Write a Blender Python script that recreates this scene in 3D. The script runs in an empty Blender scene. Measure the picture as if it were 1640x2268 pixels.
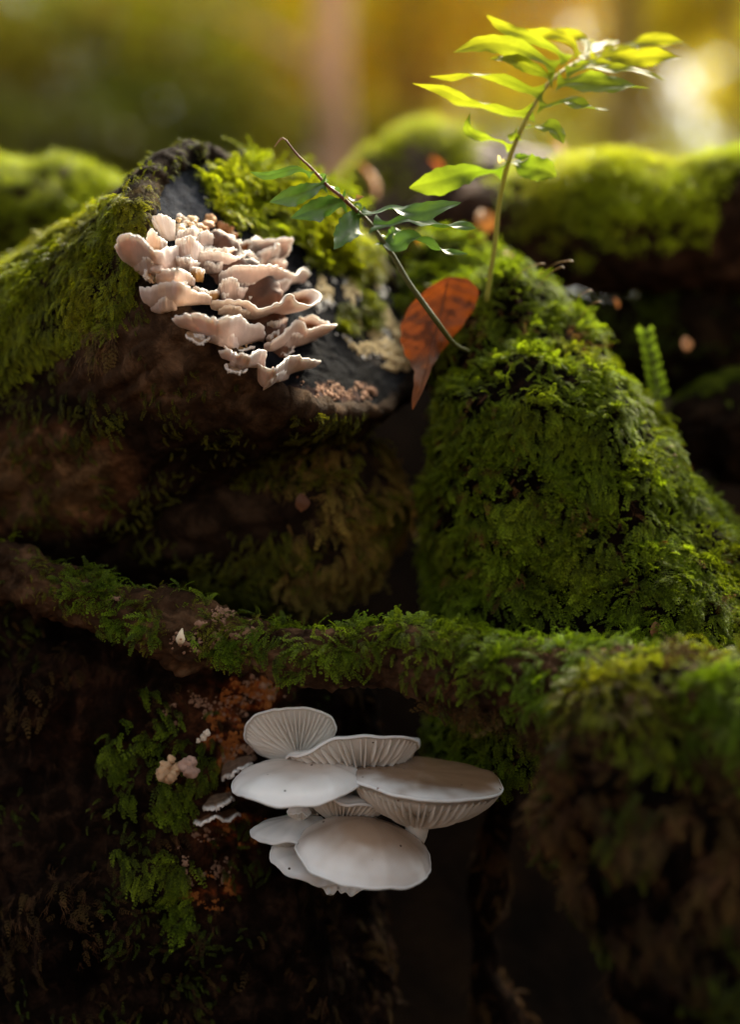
import bpy, math, random
import numpy as np
from mathutils import Vector, Matrix

random.seed(7)
RNG = np.random.default_rng(11)
sc = bpy.context.scene
COL = sc.collection

# ------------------------------------------------------------------ camera
DIST = 0.75                      # metres from the lens to the plane of focus (y = 0)
K = 0.36 / 1640                  # metres per picture unit on that plane
cam_d = bpy.data.cameras.new("camera")
cam = bpy.data.objects.new("camera", cam_d)
COL.objects.link(cam)
cam.location = (0, -DIST, 0)
cam.rotation_euler = (math.radians(90), 0, 0)
cam_d.sensor_fit = 'HORIZONTAL'
cam_d.sensor_width = 24.0
cam_d.lens = 50.0
cam_d.clip_start = 0.02
cam_d.clip_end = 2000
cam_d.dof.use_dof = True
cam_d.dof.focus_distance = DIST - 0.012
cam_d.dof.aperture_fstop = 2.1
sc.camera = cam

# ------------------------------------------------------------------ sky, sun, exposure
SUN_EL, SUN_AZ = 50.0, 28.0      # behind the logs, a little to the right
world = bpy.data.worlds.new("World")
sc.world = world
world.use_nodes = True
wn = world.node_tree.nodes
wl = world.node_tree.links
wn.clear()
sky = wn.new("ShaderNodeTexSky")
sky.sky_type = 'NISHITA'
sky.sun_disc = False
sky.sun_elevation = math.radians(SUN_EL)
sky.sun_rotation = math.radians(SUN_AZ)
sky.dust_density = 6.0
sky.air_density = 0.55
sky.ozone_density = 0.4
bg = wn.new("ShaderNodeBackground")
bg.inputs[1].default_value = 0.085
wo = wn.new("ShaderNodeOutputWorld")
wbw = wn.new("ShaderNodeRGBToBW")
wmx = wn.new("ShaderNodeMix"); wmx.data_type = 'RGBA'; wmx.inputs[0].default_value = 0.8     # thin high cloud: almost colourless daylight
wtn = wn.new("ShaderNodeMix"); wtn.data_type = 'RGBA'; wtn.blend_type = 'MULTIPLY'; wtn.inputs[0].default_value = 1.0
wtn.inputs[7].default_value = (1.02, 1.0, 0.92, 1)
wl.new(sky.outputs[0], wbw.inputs[0]); wl.new(sky.outputs[0], wmx.inputs[6]); wl.new(wbw.outputs[0], wmx.inputs[7])
wl.new(wmx.outputs[2], wtn.inputs[6]); wl.new(wtn.outputs[2], bg.inputs[0])
wl.new(bg.outputs[0], wo.inputs[0])
sun_d = bpy.data.lights.new("sun", 'SUN')
sun_d.energy = 2.9
sun_d.angle = math.radians(24)
sun_d.color = (1.0, 0.86, 0.62)
sun = bpy.data.objects.new("sun", sun_d)
COL.objects.link(sun)
sd = Vector((math.sin(math.radians(SUN_AZ)) * math.cos(math.radians(SUN_EL)),
             math.cos(math.radians(SUN_AZ)) * math.cos(math.radians(SUN_EL)),
             math.sin(math.radians(SUN_EL))))
sun.rotation_euler = (-sd).to_track_quat('-Z', 'Y').to_euler()
sun.location = sd * 20
sc.view_settings.view_transform = 'Standard'
sc.view_settings.look = 'None'
sc.view_settings.gamma = 1.0
sc.view_settings.use_curve_mapping = False
sc.view_settings.exposure = 2.5
sc.render.engine = 'CYCLES'
sc.cycles.use_denoising = True
sc.cycles.max_bounces = 6
sc.cycles.transparent_max_bounces = 4
sc.cycles.sample_clamp_indirect = 6.0

# ------------------------------------------------------------------ numeric helpers
def W(u, v, y):
    """a point of the place: picture column and row at a depth of y metres behind the focus plane"""
    s = K * (DIST + y) / DIST
    return np.array(((u - 820) * s, y, (1134 - v) * s))
def UV(P):
    s = K * (DIST + P[..., 1]) / DIST
    return P[..., 0] / s + 820, 1134 - P[..., 2] / s

def _hash(ix, iy, iz, seed):
    n = (ix.astype(np.int64) * 73856093) ^ (iy.astype(np.int64) * 19349663) ^ (iz.astype(np.int64) * 83492791) ^ (seed * 7919 + 13)
    n = (n & 0xffffffff).astype(np.uint64)
    n = ((n ^ (n >> np.uint64(16))) * np.uint64(0x45d9f3b)) & np.uint64(0xffffffff)
    n = ((n ^ (n >> np.uint64(16))) * np.uint64(0x45d9f3b)) & np.uint64(0xffffffff)
    n = n ^ (n >> np.uint64(16))
    return n.astype(np.float64) / 4294967295.0 * 2 - 1
def noise(P, scale, seed=0):
    q = np.asarray(P) / scale
    i = np.floor(q); f = q - i
    f = f * f * f * (f * (f * 6 - 15) + 10)
    i = i.astype(np.int64)
    x, y, z = i[..., 0], i[..., 1], i[..., 2]
    fx, fy, fz = f[..., 0], f[..., 1], f[..., 2]
    def L(a, b, t): return a + (b - a) * t
    r = []
    for dz in (0, 1):
        a = L(_hash(x, y, z + dz, seed), _hash(x + 1, y, z + dz, seed), fx)
        b = L(_hash(x, y + 1, z + dz, seed), _hash(x + 1, y + 1, z + dz, seed), fx)
        r.append(L(a, b, fy))
    return L(r[0], r[1], fz)
def fbm(P, scale, octv=4, seed=0, gain=0.5):
    t = 0; a = 1.0
    for o in range(octv):
        t = t + a * noise(P, scale / 2 ** o, seed + o * 17)
        a *= gain
    return t
def catmull(pts, n):
    """n points along a Catmull-Rom curve through pts (any dimension), evenly in length"""
    p = np.asarray(pts, float)
    p = np.vstack([2 * p[0] - p[1], p, 2 * p[-1] - p[-2]])
    out = []
    for i in range(1, len(p) - 2):
        t = np.linspace(0, 1, 24, endpoint=False)[:, None]
        a, b, c, d = p[i - 1], p[i], p[i + 1], p[i + 2]
        out.append(0.5 * (2 * b + (c - a) * t + (2 * a - 5 * b + 4 * c - d) * t ** 2 + (3 * b - a - 3 * c + d) * t ** 3))
    out.append(p[-2][None])
    q = np.vstack(out)
    s = np.concatenate([[0], np.cumsum(np.linalg.norm(np.diff(q[:, :min(3, q.shape[1])], axis=0), axis=1))])
    tt = np.linspace(0, s[-1], n)
    return np.stack([np.interp(tt, s, q[:, k]) for k in range(q.shape[1])], 1)
def unit(v):
    return v / np.maximum(np.linalg.norm(v, axis=-1, keepdims=True), 1e-12)
def smooth(x, a, b):
    t = np.clip((x - a) / (b - a), 0, 1)
    return t * t * (3 - 2 * t)
def inpoly(u, v, poly):
    u = np.asarray(u); r = np.zeros(u.shape, bool)
    n = len(poly)
    for i in range(n):
        x0, y0 = poly[i]; x1, y1 = poly[(i + 1) % n]
        if y0 == y1: continue
        c = ((y0 > v) != (y1 > v)) & (u < (x1 - x0) * (v - y0) / (y1 - y0) + x0)
        r ^= c
    return r

# ------------------------------------------------------------------ object helpers
def tag(o, label=None, cat=None, group=None, kind=None):
    if label: o["label"] = label
    if cat: o["category"] = cat
    if group: o["group"] = group
    if kind: o["kind"] = kind
    return o
def thing(name, loc, label, cat, group=None):
    o = bpy.data.objects.new(name, None)
    o.empty_display_size = 0.02
    COL.objects.link(o)
    o.location = Vector([float(c) for c in loc])
    return tag(o, label, cat, group)
def adopt(o, parent):
    if parent is not None:
        root = parent
        off = Vector((0, 0, 0))
        while root is not None:
            off += root.location
            root = root.parent
        o.parent = parent
        o.matrix_parent_inverse = Matrix.Translation(-off)
    return o
def build(name, verts, faces, mat, parent=None, shade=True, col=None, extra=None, link=True):
    verts = np.asarray(verts, dtype=np.float32).reshape(-1, 3)
    me = bpy.data.meshes.new(name)
    if isinstance(faces, np.ndarray):
        nf, k = faces.shape
        me.vertices.add(len(verts)); me.vertices.foreach_set("co", verts.ravel())
        me.loops.add(nf * k); me.loops.foreach_set("vertex_index", faces.astype(np.int32).ravel())
        me.polygons.add(nf)
        me.polygons.foreach_set("loop_start", np.arange(0, nf * k, k, dtype=np.int32))
        try: me.polygons.foreach_set("loop_total", np.full(nf, k, dtype=np.int32))
        except Exception: pass
        me.update(calc_edges=True)
    else:
        me.from_pydata(verts.tolist(), [], [list(map(int, f)) for f in faces])
    me.validate()
    if shade:
        me.polygons.foreach_set("use_smooth", np.ones(len(me.polygons), dtype=bool))
    if col is not None:
        a = me.color_attributes.new("col", 'FLOAT_COLOR', 'POINT')
        c = np.ones((len(verts), 4), np.float32); c[:, :3] = np.asarray(col).reshape(-1, 3)
        a.data.foreach_set("color", c.ravel())
    if extra:
        for k_, arr in extra.items():
            a = me.attributes.new(k_, 'FLOAT', 'POINT')
            a.data.foreach_set("value", np.asarray(arr, np.float32).ravel())
    me.materials.append(mat)
    o = bpy.data.objects.new(name, me)
    if link: COL.objects.link(o)
    return adopt(o, parent)
def gridfaces(a, b, closed=False):
    i, j = np.meshgrid(np.arange(a - 1), np.arange(b if closed else b - 1), indexing='ij')
    j2 = (j + 1) % b
    return np.stack([i * b + j, i * b + j2, (i + 1) * b + j2, (i + 1) * b + j], -1).reshape(-1, 4)
def gridnormals(P, closed=False):
    da = np.gradient(P, axis=0)
    if closed:
        db = (np.roll(P, -1, 1) - np.roll(P, 1, 1)) / 2
    else:
        db = np.gradient(P, axis=1)
    return unit(np.cross(db, da))

# ------------------------------------------------------------------ materials
def newmat(name):
    m = bpy.data.materials.new(name); m.use_nodes = True
    nt = m.node_tree; nt.nodes.clear()
    return m, nt, nt.nodes, nt.links
def ramp(ns, stops):
    r = ns.new("ShaderNodeValToRGB")
    e = r.color_ramp.elements
    e[0].position, e[0].color = stops[0][0], (*stops[0][1], 1)
    e[1].position, e[1].color = stops[-1][0], (*stops[-1][1], 1)
    for p, c in stops[1:-1]:
        x = e.new(p); x.color = (*c, 1)
    return r
def texnoise(ns, ls, scale, detail=5, rough=0.6, coord=None, dist=0.0):
    n = ns.new("ShaderNodeTexNoise")
    n.inputs["Scale"].default_value = scale
    n.inputs["Detail"].default_value = detail
    n.inputs["Roughness"].default_value = rough
    n.inputs["Distortion"].default_value = dist
    if coord is not None: ls.new(coord, n.inputs["Vector"])
    return n
def mat_ground_wood(name, stops, scale=60, rough=0.75, bump=0.6, bscale=260, bdist=0.002, spec=0.4, streak=None, attr=False, speck=None):
    """bark, wood, soil: two noises through a ramp, optional painted vertex colour, fine bump"""
    m, nt, ns, ls = newmat(name)
    g = ns.new("ShaderNodeNewGeometry")
    coord = g.outputs["Position"]
    if streak:
        mp = ns.new("ShaderNodeMapping"); mp.inputs["Scale"].default_value = streak
        ls.new(coord, mp.inputs["Vector"]); coord = mp.outputs[0]
    n1 = texnoise(ns, ls, scale, 8, 0.65, coord, 0.4)
    r = ramp(ns, stops)
    ls.new(n1.outputs["Fac"], r.inputs[0])
    out = r.outputs[0]
    if attr:
        a = ns.new("ShaderNodeAttribute"); a.attribute_name = "col"
        mx = ns.new("ShaderNodeMix"); mx.data_type = 'RGBA'; mx.blend_type = 'MULTIPLY'
        mx.inputs[0].default_value = 1.0
        ls.new(out, mx.inputs[6]); ls.new(a.outputs["Color"], mx.inputs[7])
        out = mx.outputs[2]
    if speck:
        n3 = texnoise(ns, ls, speck[0], 2, 0.5, g.outputs["Position"])
        rr = ramp(ns, [(speck[1], (0, 0, 0)), (speck[1] + 0.03, (1, 1, 1))])
        ls.new(n3.outputs["Fac"], rr.inputs[0])
        mx = ns.new("ShaderNodeMix"); mx.data_type = 'RGBA'
        ls.new(rr.outputs[0], mx.inputs[0]); ls.new(out, mx.inputs[6])
        mx.inputs[7].default_value = (*speck[2], 1)
        out = mx.outputs[2]
    p = ns.new("ShaderNodeBsdfPrincipled")
    ls.new(out, p.inputs["Base Color"])
    p.inputs["Roughness"].default_value = rough
    p.inputs["Specular IOR Level"].default_value = spec
    n2 = texnoise(ns, ls, bscale, 8, 0.7, coord)
    b = ns.new("ShaderNodeBump"); b.inputs["Strength"].default_value = bump; b.inputs["Distance"].default_value = bdist
    ls.new(n2.outputs["Fac"], b.inputs["Height"]); ls.new(b.outputs[0], p.inputs["Normal"])
    o = ns.new("ShaderNodeOutputMaterial"); ls.new(p.outputs[0], o.inputs[0])
    return m
def mat_leaf(name, color=None, trans=0.45, tcolor=None, rough=0.4, spec=0.5, var=0.25, inst=False, tint_attr=False, bump=0.0, bscale=500):
    """thin plant tissue: glossy skin and light passing through"""
    m, nt, ns, ls = newmat(name)
    if color is None:
        a = ns.new("ShaderNodeAttribute"); a.attribute_name = "col"; base = a.outputs["Color"]
    else:
        c = ns.new("ShaderNodeRGB"); c.outputs[0].default_value = (*color, 1); base = c.outputs[0]
    if inst:
        oi = ns.new("ShaderNodeObjectInfo")
        ia = ns.new("ShaderNodeAttribute"); ia.attribute_type = 'INSTANCER'; ia.attribute_name = "tint"
        h = ns.new("ShaderNodeMix"); h.data_type = 'RGBA'; h.blend_type = 'MULTIPLY'; h.inputs[0].default_value = 1.0
        ls.new(base, h.inputs[6]); ls.new(ia.outputs["Color"], h.inputs[7])
        base = h.outputs[2]
        hs = ns.new("ShaderNodeHueSaturation")
        mr = ns.new("ShaderNodeMapRange"); mr.inputs["To Min"].default_value = 1 - var * 1.6; mr.inputs["To Max"].default_value = 1 + var * 1.6
        ls.new(oi.outputs["Random"], mr.inputs["Value"]); ls.new(mr.outputs[0], hs.inputs["Value"])
        ls.new(base, hs.inputs["Color"]); base = hs.outputs[0]
    else:
        g = ns.new("ShaderNodeNewGeometry")
        n = texnoise(ns, ls, bscale * 0.4, 4, 0.6, g.outputs["Position"])
        hs = ns.new("ShaderNodeHueSaturation")
        mr = ns.new("ShaderNodeMapRange"); mr.inputs["To Min"].default_value = 1 - var; mr.inputs["To Max"].default_value = 1 + var
        ls.new(n.outputs["Fac"], mr.inputs["Value"]); ls.new(mr.outputs[0], hs.inputs["Value"])
        ls.new(base, hs.inputs["Color"]); base = hs.outputs[0]
    p = ns.new("ShaderNodeBsdfPrincipled")
    ls.new(base, p.inputs["Base Color"])
    p.inputs["Roughness"].default_value = rough
    p.inputs["Specular IOR Level"].default_value = spec
    if bump:
        g2 = ns.new("ShaderNodeNewGeometry")
        n2 = texnoise(ns, ls, bscale, 5, 0.6, g2.outputs["Position"])
        b = ns.new("ShaderNodeBump"); b.inputs["Strength"].default_value = bump; b.inputs["Distance"].default_value = 0.001
        ls.new(n2.outputs["Fac"], b.inputs["Height"]); ls.new(b.outputs[0], p.inputs["Normal"])
    t = ns.new("ShaderNodeBsdfTranslucent")
    if tcolor is not None:
        mt = ns.new("ShaderNodeMix"); mt.data_type = 'RGBA'; mt.blend_type = 'MULTIPLY'; mt.inputs[0].default_value = 1.0
        ls.new(base, mt.inputs[6]); mt.inputs[7].default_value = (*tcolor, 1)
        ls.new(mt.outputs[2], t.inputs[0])
    else:
        ls.new(base, t.inputs[0])
    mx = ns.new("ShaderNodeMixShader"); mx.inputs[0].default_value = trans
    ls.new(p.outputs[0], mx.inputs[1]); ls.new(t.outputs[0], mx.inputs[2])
    o = ns.new("ShaderNodeOutputMaterial"); ls.new(mx.outputs[0], o.inputs[0])
    return m
def mat_flesh(name, rough=0.45, sss=0.25, radius=0.003, bump=0.15, bscale=700, coat=0.0, var=0.12, specks=False):
    """fungus flesh: painted colour, soft scatter, slight grain"""
    m, nt, ns, ls = newmat(name)
    a = ns.new("ShaderNodeAttribute"); a.attribute_name = "col"
    g = ns.new("ShaderNodeNewGeometry")
    n = texnoise(ns, ls, 180, 5, 0.6, g.outputs["Position"])
    hs = ns.new("ShaderNodeHueSaturation")
    mr = ns.new("ShaderNodeMapRange"); mr.inputs["To Min"].default_value = 1 - var; mr.inputs["To Max"].default_value = 1 + var
    ls.new(n.outputs["Fac"], mr.inputs["Value"]); ls.new(mr.outputs[0], hs.inputs["Value"])
    ls.new(a.outputs["Color"], hs.inputs["Color"])
    base = hs.outputs[0]
    if specks:
        v = ns.new("ShaderNodeTexVoronoi"); v.inputs["Scale"].default_value = 110
        ls.new(g.outputs["Position"], v.inputs["Vector"])
        n5 = texnoise(ns, ls, 45, 2, 0.5, g.outputs["Position"])
        ad = ns.new("ShaderNodeMath"); ad.operation = 'MULTIPLY_ADD'
        ls.new(n5.outputs["Fac"], ad.inputs[0]); ad.inputs[1].default_value = -0.125; ls.new(v.outputs["Distance"], ad.inputs[2])
        rr = ramp(ns, [(0.0, (1, 1, 1)), (0.012, (0, 0, 0))])
        ls.new(ad.outputs[0], rr.inputs[0])
        mx = ns.new("ShaderNodeMix"); mx.data_type = 'RGBA'
        ls.new(rr.outputs[0], mx.inputs[0]); ls.new(base, mx.inputs[6]); mx.inputs[7].default_value = (0.05, 0.03, 0.02, 1)
        base = mx.outputs[2]
    p = ns.new("ShaderNodeBsdfPrincipled")
    ls.new(base, p.inputs["Base Color"])
    p.inputs["Roughness"].default_value = rough
    p.inputs["Subsurface Weight"].default_value = sss
    p.inputs["Subsurface Radius"].default_value = (1.0, 0.82, 0.70)
    p.inputs["Subsurface Scale"].default_value = radius
    p.inputs["Coat Weight"].default_value = coat
    p.inputs["Coat Roughness"].default_value = 0.25
    n2 = texnoise(ns, ls, bscale, 5, 0.6, g.outputs["Position"])
    b = ns.new("ShaderNodeBump"); b.inputs["Strength"].default_value = bump; b.inputs["Distance"].default_value = 0.0006
    ls.new(n2.outputs["Fac"], b.inputs["Height"]); ls.new(b.outputs[0], p.inputs["Normal"])
    o = ns.new("ShaderNodeOutputMaterial"); ls.new(p.outputs[0], o.inputs[0])
    return m

M_BARK = mat_ground_wood("dark_bark", [(0.3, (0.005, 0.003, 0.002)), (0.5, (0.020, 0.012, 0.007)), (0.72, (0.062, 0.038, 0.022))], 70, 0.8, 0.9, 300, 0.003, spec=0.04, attr=True)
M_GREYBARK = mat_ground_wood("weathered_bark", [(0.3, (0.02, 0.018, 0.015)), (0.5, (0.06, 0.05, 0.045)), (0.75, (0.16, 0.13, 0.12))], 60, 0.8, 0.8, 240, 0.003, attr=True)
M_CUT = mat_ground_wood("wet_cut_wood", [(0.3, (0.003, 0.003, 0.004)), (0.55, (0.008, 0.009, 0.012)), (0.8, (0.026, 0.025, 0.027))], 90, 0.8, 0.8, 420, 0.0015, spec=0.02, attr=True)
M_ROT = mat_ground_wood("rotten_wood", [(0.3, (0.0012, 0.0007, 0.0005)), (0.5, (0.005, 0.0028, 0.0018)), (0.75, (0.026, 0.0135, 0.008))], 90, 0.85, 1.0, 320, 0.003, spec=0.03, attr=True)
M_SOIL = mat_ground_wood("leaf_litter_soil", [(0.3, (0.006, 0.004, 0.0025)), (0.5, (0.015, 0.009, 0.005)), (0.75, (0.04, 0.022, 0.010))], 14, 0.9, 0.8, 60, 0.01, spec=0.08, attr=True)
M_MOSS = mat_leaf("moss_green", None, 0.40, (1.25, 1.2, 0.7), 0.42, 0.25, 0.30, inst=True)
M_DRY = mat_leaf("dry_moss", None, 0.25, None, 0.7, 0.2, 0.35, inst=True)
M_CRUST = mat_flesh("lichen_crust", 0.95, 0.0, 0.001, 0.4, 900)
M_FERN = mat_leaf("fern_tissue", None, 0.6, (1.15, 1.1, 0.7), 0.45, 0.25, 0.10, bump=0.12, bscale=900)
M_FERN2 = mat_leaf("dark_fern_tissue", None, 0.32, (1.1, 1.1, 0.7), 0.34, 0.55, 0.12, bump=0.12, bscale=900)
M_STEM = mat_leaf("plant_stem", None, 0.3, None, 0.45, 0.4, 0.15)
M_DEADLEAF = mat_leaf("dead_leaf_tissue", None, 0.35, (1.2, 0.9, 0.6), 0.5, 0.35, 0.2, bump=0.25, bscale=600)
M_WHITE = mat_flesh("white_mushroom_flesh", 0.27, 0.45, 0.005, 0.04, 600, 0.12, 0.05, specks=True)
M_GILL = mat_flesh("gill_flesh", 0.6, 0.25, 0.003, 0.05, 700, 0.0, 0.06)
M_BRACKET = mat_flesh("bracket_flesh", 0.62, 0.18, 0.002, 0.35, 900, 0.0, 0.12)
M_TREELEAF = mat_leaf("tree_leaf", None, 0.72, (1.2, 1.1, 0.7), 0.5, 0.3, 0.2, bscale=8)
M_TRUNK = mat_ground_wood("tree_bark", [(0.3, (0.5, 0.5, 0.5)), (0.5, (0.8, 0.8, 0.8)), (0.75, (1.0, 1.0, 1.0))], 6, 0.85, 0.8, 25, 0.02, attr=True)

# ------------------------------------------------------------------ surfaces swept along a line
class Surf:
    def __init__(s, P, closed=True):
        s.P = P; s.closed = closed
        s.N = gridnormals(P, closed)
    def orient(s, centre):
        if np.mean(np.sum(s.N * (s.P - centre), -1)) < 0: s.N = -s.N; s.flip = True
        return s
    def displace(s, h):
        s.P = s.P + s.N * h[..., None]
        n = gridnormals(s.P, s.closed)
        if np.mean(np.sum(n * s.N, -1)) < 0: n = -n
        s.N = n
        return s
    def mesh(s, name, mat, parent, col=None):
        a, b = s.P.shape[:2]
        f = gridfaces(a, b, s.closed)
        g = gridnormals(s.P, s.closed)
        if np.mean(np.sum(g * s.N, -1)) > 0: f = f[:, ::-1]
        return build(name, s.P, f, mat, parent, col=col)
    def scatter(s, density, mask, seed=0, back=-0.45):
        """points by area x mask(P, N); drops what faces well away from the front"""
        r = np.random.default_rng(seed + 100)
        P = s.P; N = s.N
        if s.closed:
            P = np.concatenate([P, P[:, :1]], 1); N = np.concatenate([N, N[:, :1]], 1)
        p00, p01, p10, p11 = P[:-1, :-1], P[:-1, 1:], P[1:, :-1], P[1:, 1:]
        area = np.linalg.norm(np.cross(p10 - p00, p01 - p00), axis=-1)
        c = (p00 + p01 + p10 + p11) / 4
        n = unit(N[:-1, :-1] + N[1:, 1:])
        view = unit(np.array((0, -DIST, 0)) - c)
        w = area * np.clip(mask(c, n), 0, 1) * (np.sum(view * n, -1) > back)
        cnt = int(density * w.sum())
        if cnt < 1: return np.zeros((0, 3)), np.zeros((0, 3))
        pick = r.choice(w.size, cnt, p=(w / w.sum()).ravel())
        i, j = np.unravel_index(pick, w.shape)
        a, b = r.random((cnt, 1)), r.random((cnt, 1))
        pt = (p00[i, j] * (1 - a) + p10[i, j] * a) * (1 - b) + (p01[i, j] * (1 - a) + p11[i, j] * a) * b
        return pt, n[i, j]
def loft(stations, nring, nseg, ref=(0, 0, 1), round_end=0.0, round_start=0.0):
    """stations: (x, y, z, r_side, r_up); elliptical rings square to the path"""
    q = catmull(stations, nring)
    c = q[:, :3]
    t = unit(np.gradient(c, axis=0))
    side = unit(np.cross(t, np.asarray(ref, float)))
    up = unit(np.cross(side, t))
    r1, r2 = q[:, 3].copy(), q[:, 4].copy()
    s = np.concatenate([[0], np.cumsum(np.linalg.norm(np.diff(c, axis=0), axis=1))])
    if round_end:
        d = np.clip((s[-1] - s) / round_end, 0, 1); k = np.sqrt(np.maximum(1 - (1 - d) ** 2, 1e-5)); r1 *= k; r2 *= k
    if round_start:
        d = np.clip(s / round_start, 0, 1); k = np.sqrt(np.maximum(1 - (1 - d) ** 2, 1e-5)); r1 *= k; r2 *= k
    th = np.linspace(0, 2 * math.pi, nseg, endpoint=False)
    P = c[:, None] + (r1[:, None] * np.cos(th))[..., None] * side[:, None] + (r2[:, None] * np.sin(th))[..., None] * up[:, None]
    S = Surf(P, True)
    S.N = unit((np.cos(th)[None, :, None] * side[:, None] / 1.0 + np.sin(th)[None, :, None] * up[:, None]))
    n = gridnormals(P, True)
    if np.mean(np.sum(n * S.N, -1)) < 0: n = -n
    S.N = n
    S.c = c; S.t = t; S.s = s; S.th = th
    return S
def st(u, v, y, r1, r2=None):
    """station from picture column/row, depth and radii in picture units at that depth"""
    p = W(u, v, y); s = K * (DIST + y) / DIST
    return (*p, r1 * s, (r2 if r2 else r1) * s)
def tube(path, radii, nseg=10):
    """thin round stem through points; returns vertices and faces"""
    q = catmull([(*p, r) for p, r in zip(path, radii)], max(8, len(path) * 6))
    c = q[:, :3]; t = unit(np.gradient(c, axis=0))
    ref = np.array((0.31, 0.2, 0.93))
    side = unit(np.cross(t, ref)); up = unit(np.cross(side, t))
    th = np.linspace(0, 2 * math.pi, nseg, endpoint=False)
    P = c[:, None] + q[:, 3][:, None, None] * (np.cos(th)[None, :, None] * side[:, None] + np.sin(th)[None, :, None] * up[:, None])
    f = [tuple(x) for x in gridfaces(len(c), nseg, True)]
    n = len(c) * nseg
    f.append(tuple(range(nseg))[::-1]); f.append(tuple(range(n - nseg, n)))
    return P.reshape(-1, 3), f, c

# ------------------------------------------------------------------ moss shoots and how they are sown
def sprig_mesh(name, pairs, blen, ang, mat, c0, c1, seed, leafw=0.021, leafl=0.095, curl=0.25, steps=4):
    """a feather-like moss shoot along +Y, unit length, its face towards +Z"""
    r = random.Random(seed)
    V, F, C = [], [], []
    def leaf(p, d, side, l, w, c):
        d = d.normalized()
        lift = Vector((0, 0, 1))
        wv = d.cross(lift).normalized() * w
        b = len(V)
        tip = p + d * l + Vector((0, 0, r.uniform(-0.02, 0.03)))
        mid = p + d * l * 0.45 + Vector((0, 0, 0.012))
        V.extend([p, mid + wv, tip, mid - wv])
        F.append((b, b + 1, b + 2, b + 3))
        C.extend([c] * 4)
    def colr(t):
        k = min(1, max(0, t + r.uniform(-0.18, 0.18)))
        return tuple(a + (b - a) * k for a, b in zip(c0, c1))
    def spine(s):
        return Vector((0.05 * math.sin(s * 4 + seed), s, curl * 0.35 * math.sin(s * 2.4) - curl * s * s))
    for i in range(pairs):
        s = (i + 0.6) / pairs
        L = blen * (1.15 - s) ** 0.7 * min(1, 0.55 + s * 2.0) * r.uniform(0.75, 1.15)
        o = spine(s); t = (spine(s + 0.02) - o).normalized()
        for sg in (-1, 1):
            a = math.radians(ang + r.uniform(-12, 12))
            d = (t * math.cos(a) + Vector((sg, 0, 0)) * math.sin(a) + Vector((0, 0, r.uniform(-0.25, 0.1)))).normalized()
            for k in range(steps):
                q = (k + 0.2) / steps
                p = o + d * L * q + Vector((0, 0, -0.12 * q * q * L))
                for s2 in (-1, 1):
                    a2 = math.radians(r.uniform(25, 45)) * s2
                    n = Vector((0, 0, 1))
                    dd = d * math.cos(a2) + n.cross(d) * math.sin(a2) + Vector((0, 0, r.uniform(-0.1, 0.25)))
                    leaf(p, dd, s2, leafl * (1.1 - 0.35 * q), leafw * (1.1 - 0.4 * q), colr(0.05 + 0.75 * q + 0.25 * s))
        for sg in (-1, 1):
            leaf(o, t + Vector((sg * 0.5, 0, 0.35)), sg, leafl, leafw, colr(0.2 + s * 0.6))
    leaf(spine(0.97), spine(1.0) - spine(0.95), 1, leafl * 1.3, leafw, colr(1))
    return build(name, [tuple(v) for v in V], F, mat, None, shade=False, col=C, link=False)
def tuft_mesh(name, shoots, mat, c0, c1, seed, spread=0.5, leaves=9, leafl=0.2, leafw=0.032):
    """an upright cushion of short leafy shoots"""
    r = random.Random(seed)
    V, F, C = [], [], []
    for k in range(shoots):
        a = r.uniform(0, 6.28); q = r.uniform(0, spread)
        base = Vector((math.cos(a) * q * 0.35, math.sin(a) * q * 0.35, 0))
        ax = Vector((math.cos(a) * q, math.sin(a) * q, 1)).normalized()
        h = r.uniform(0.6, 1.0)
        e1 = ax.orthogonal().normalized(); e2 = ax.cross(e1)
        for i in range(leaves):
            s = (i + 0.5) / leaves
            ph = i * 2.4 + r.uniform(-0.3, 0.3)
            out = e1 * math.cos(ph) + e2 * math.sin(ph)
            p = base + ax * h * s
            d = (out * (0.95 - 0.45 * s) + ax * 0.7).normalized()
            wv = d.cross(ax).normalized() * leafw
            b = len(V)
            V.extend([p, p + d * leafl * 0.45 + wv, p + d * leafl + Vector((0, 0, -0.02)), p + d * leafl * 0.45 - wv])
            F.append((b, b + 1, b + 2, b + 3))
            kk = min(1, max(0, s + r.uniform(-0.25, 0.2)))
            C.extend([tuple(x + (y - x) * kk for x, y in zip(c0, c1))] * 4)
    return build(name, [tuple(v) for v in V], F, mat, None, shade=False, col=C, link=False)
def strand_mesh(name, mat, c0, c1, seed, n=5):
    """a wisp of hanging fibres along +Y"""
    r = random.Random(seed)
    V, F, C = [], [], []
    for k in range(n):
        x0, z0 = r.uniform(-0.12, 0.12), r.uniform(-0.05, 0.1)
        dx, dz = r.uniform(-0.3, 0.3), r.uniform(-0.15, 0.25)
        L = r.uniform(0.5, 1.0); w = r.uniform(0.008, 0.02)
        b = len(V)
        for i in range(5):
            s = i / 4
            p = Vector((x0 + dx * s * s + 0.05 * math.sin(s * 6 + k), L * s, z0 + dz * s - 0.1 * s * s))
            ww = w * (1 - 0.8 * s)
            V.extend([p + Vector((-ww, 0, 0)), p + Vector((ww, 0, ww))])
            kk = min(1, max(0, r.random() * 0.5 + s * 0.5))
            C.extend([tuple(x + (y - x) * kk for x, y in zip(c0, c1))] * 2)
        for i in range(4):
            F.append((b + 2 * i, b + 2 * i + 1, b + 2 * i + 3, b + 2 * i + 2))
    return build(name, [tuple(v) for v in V], F, mat, None, shade=False, col=C, link=False)
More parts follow.
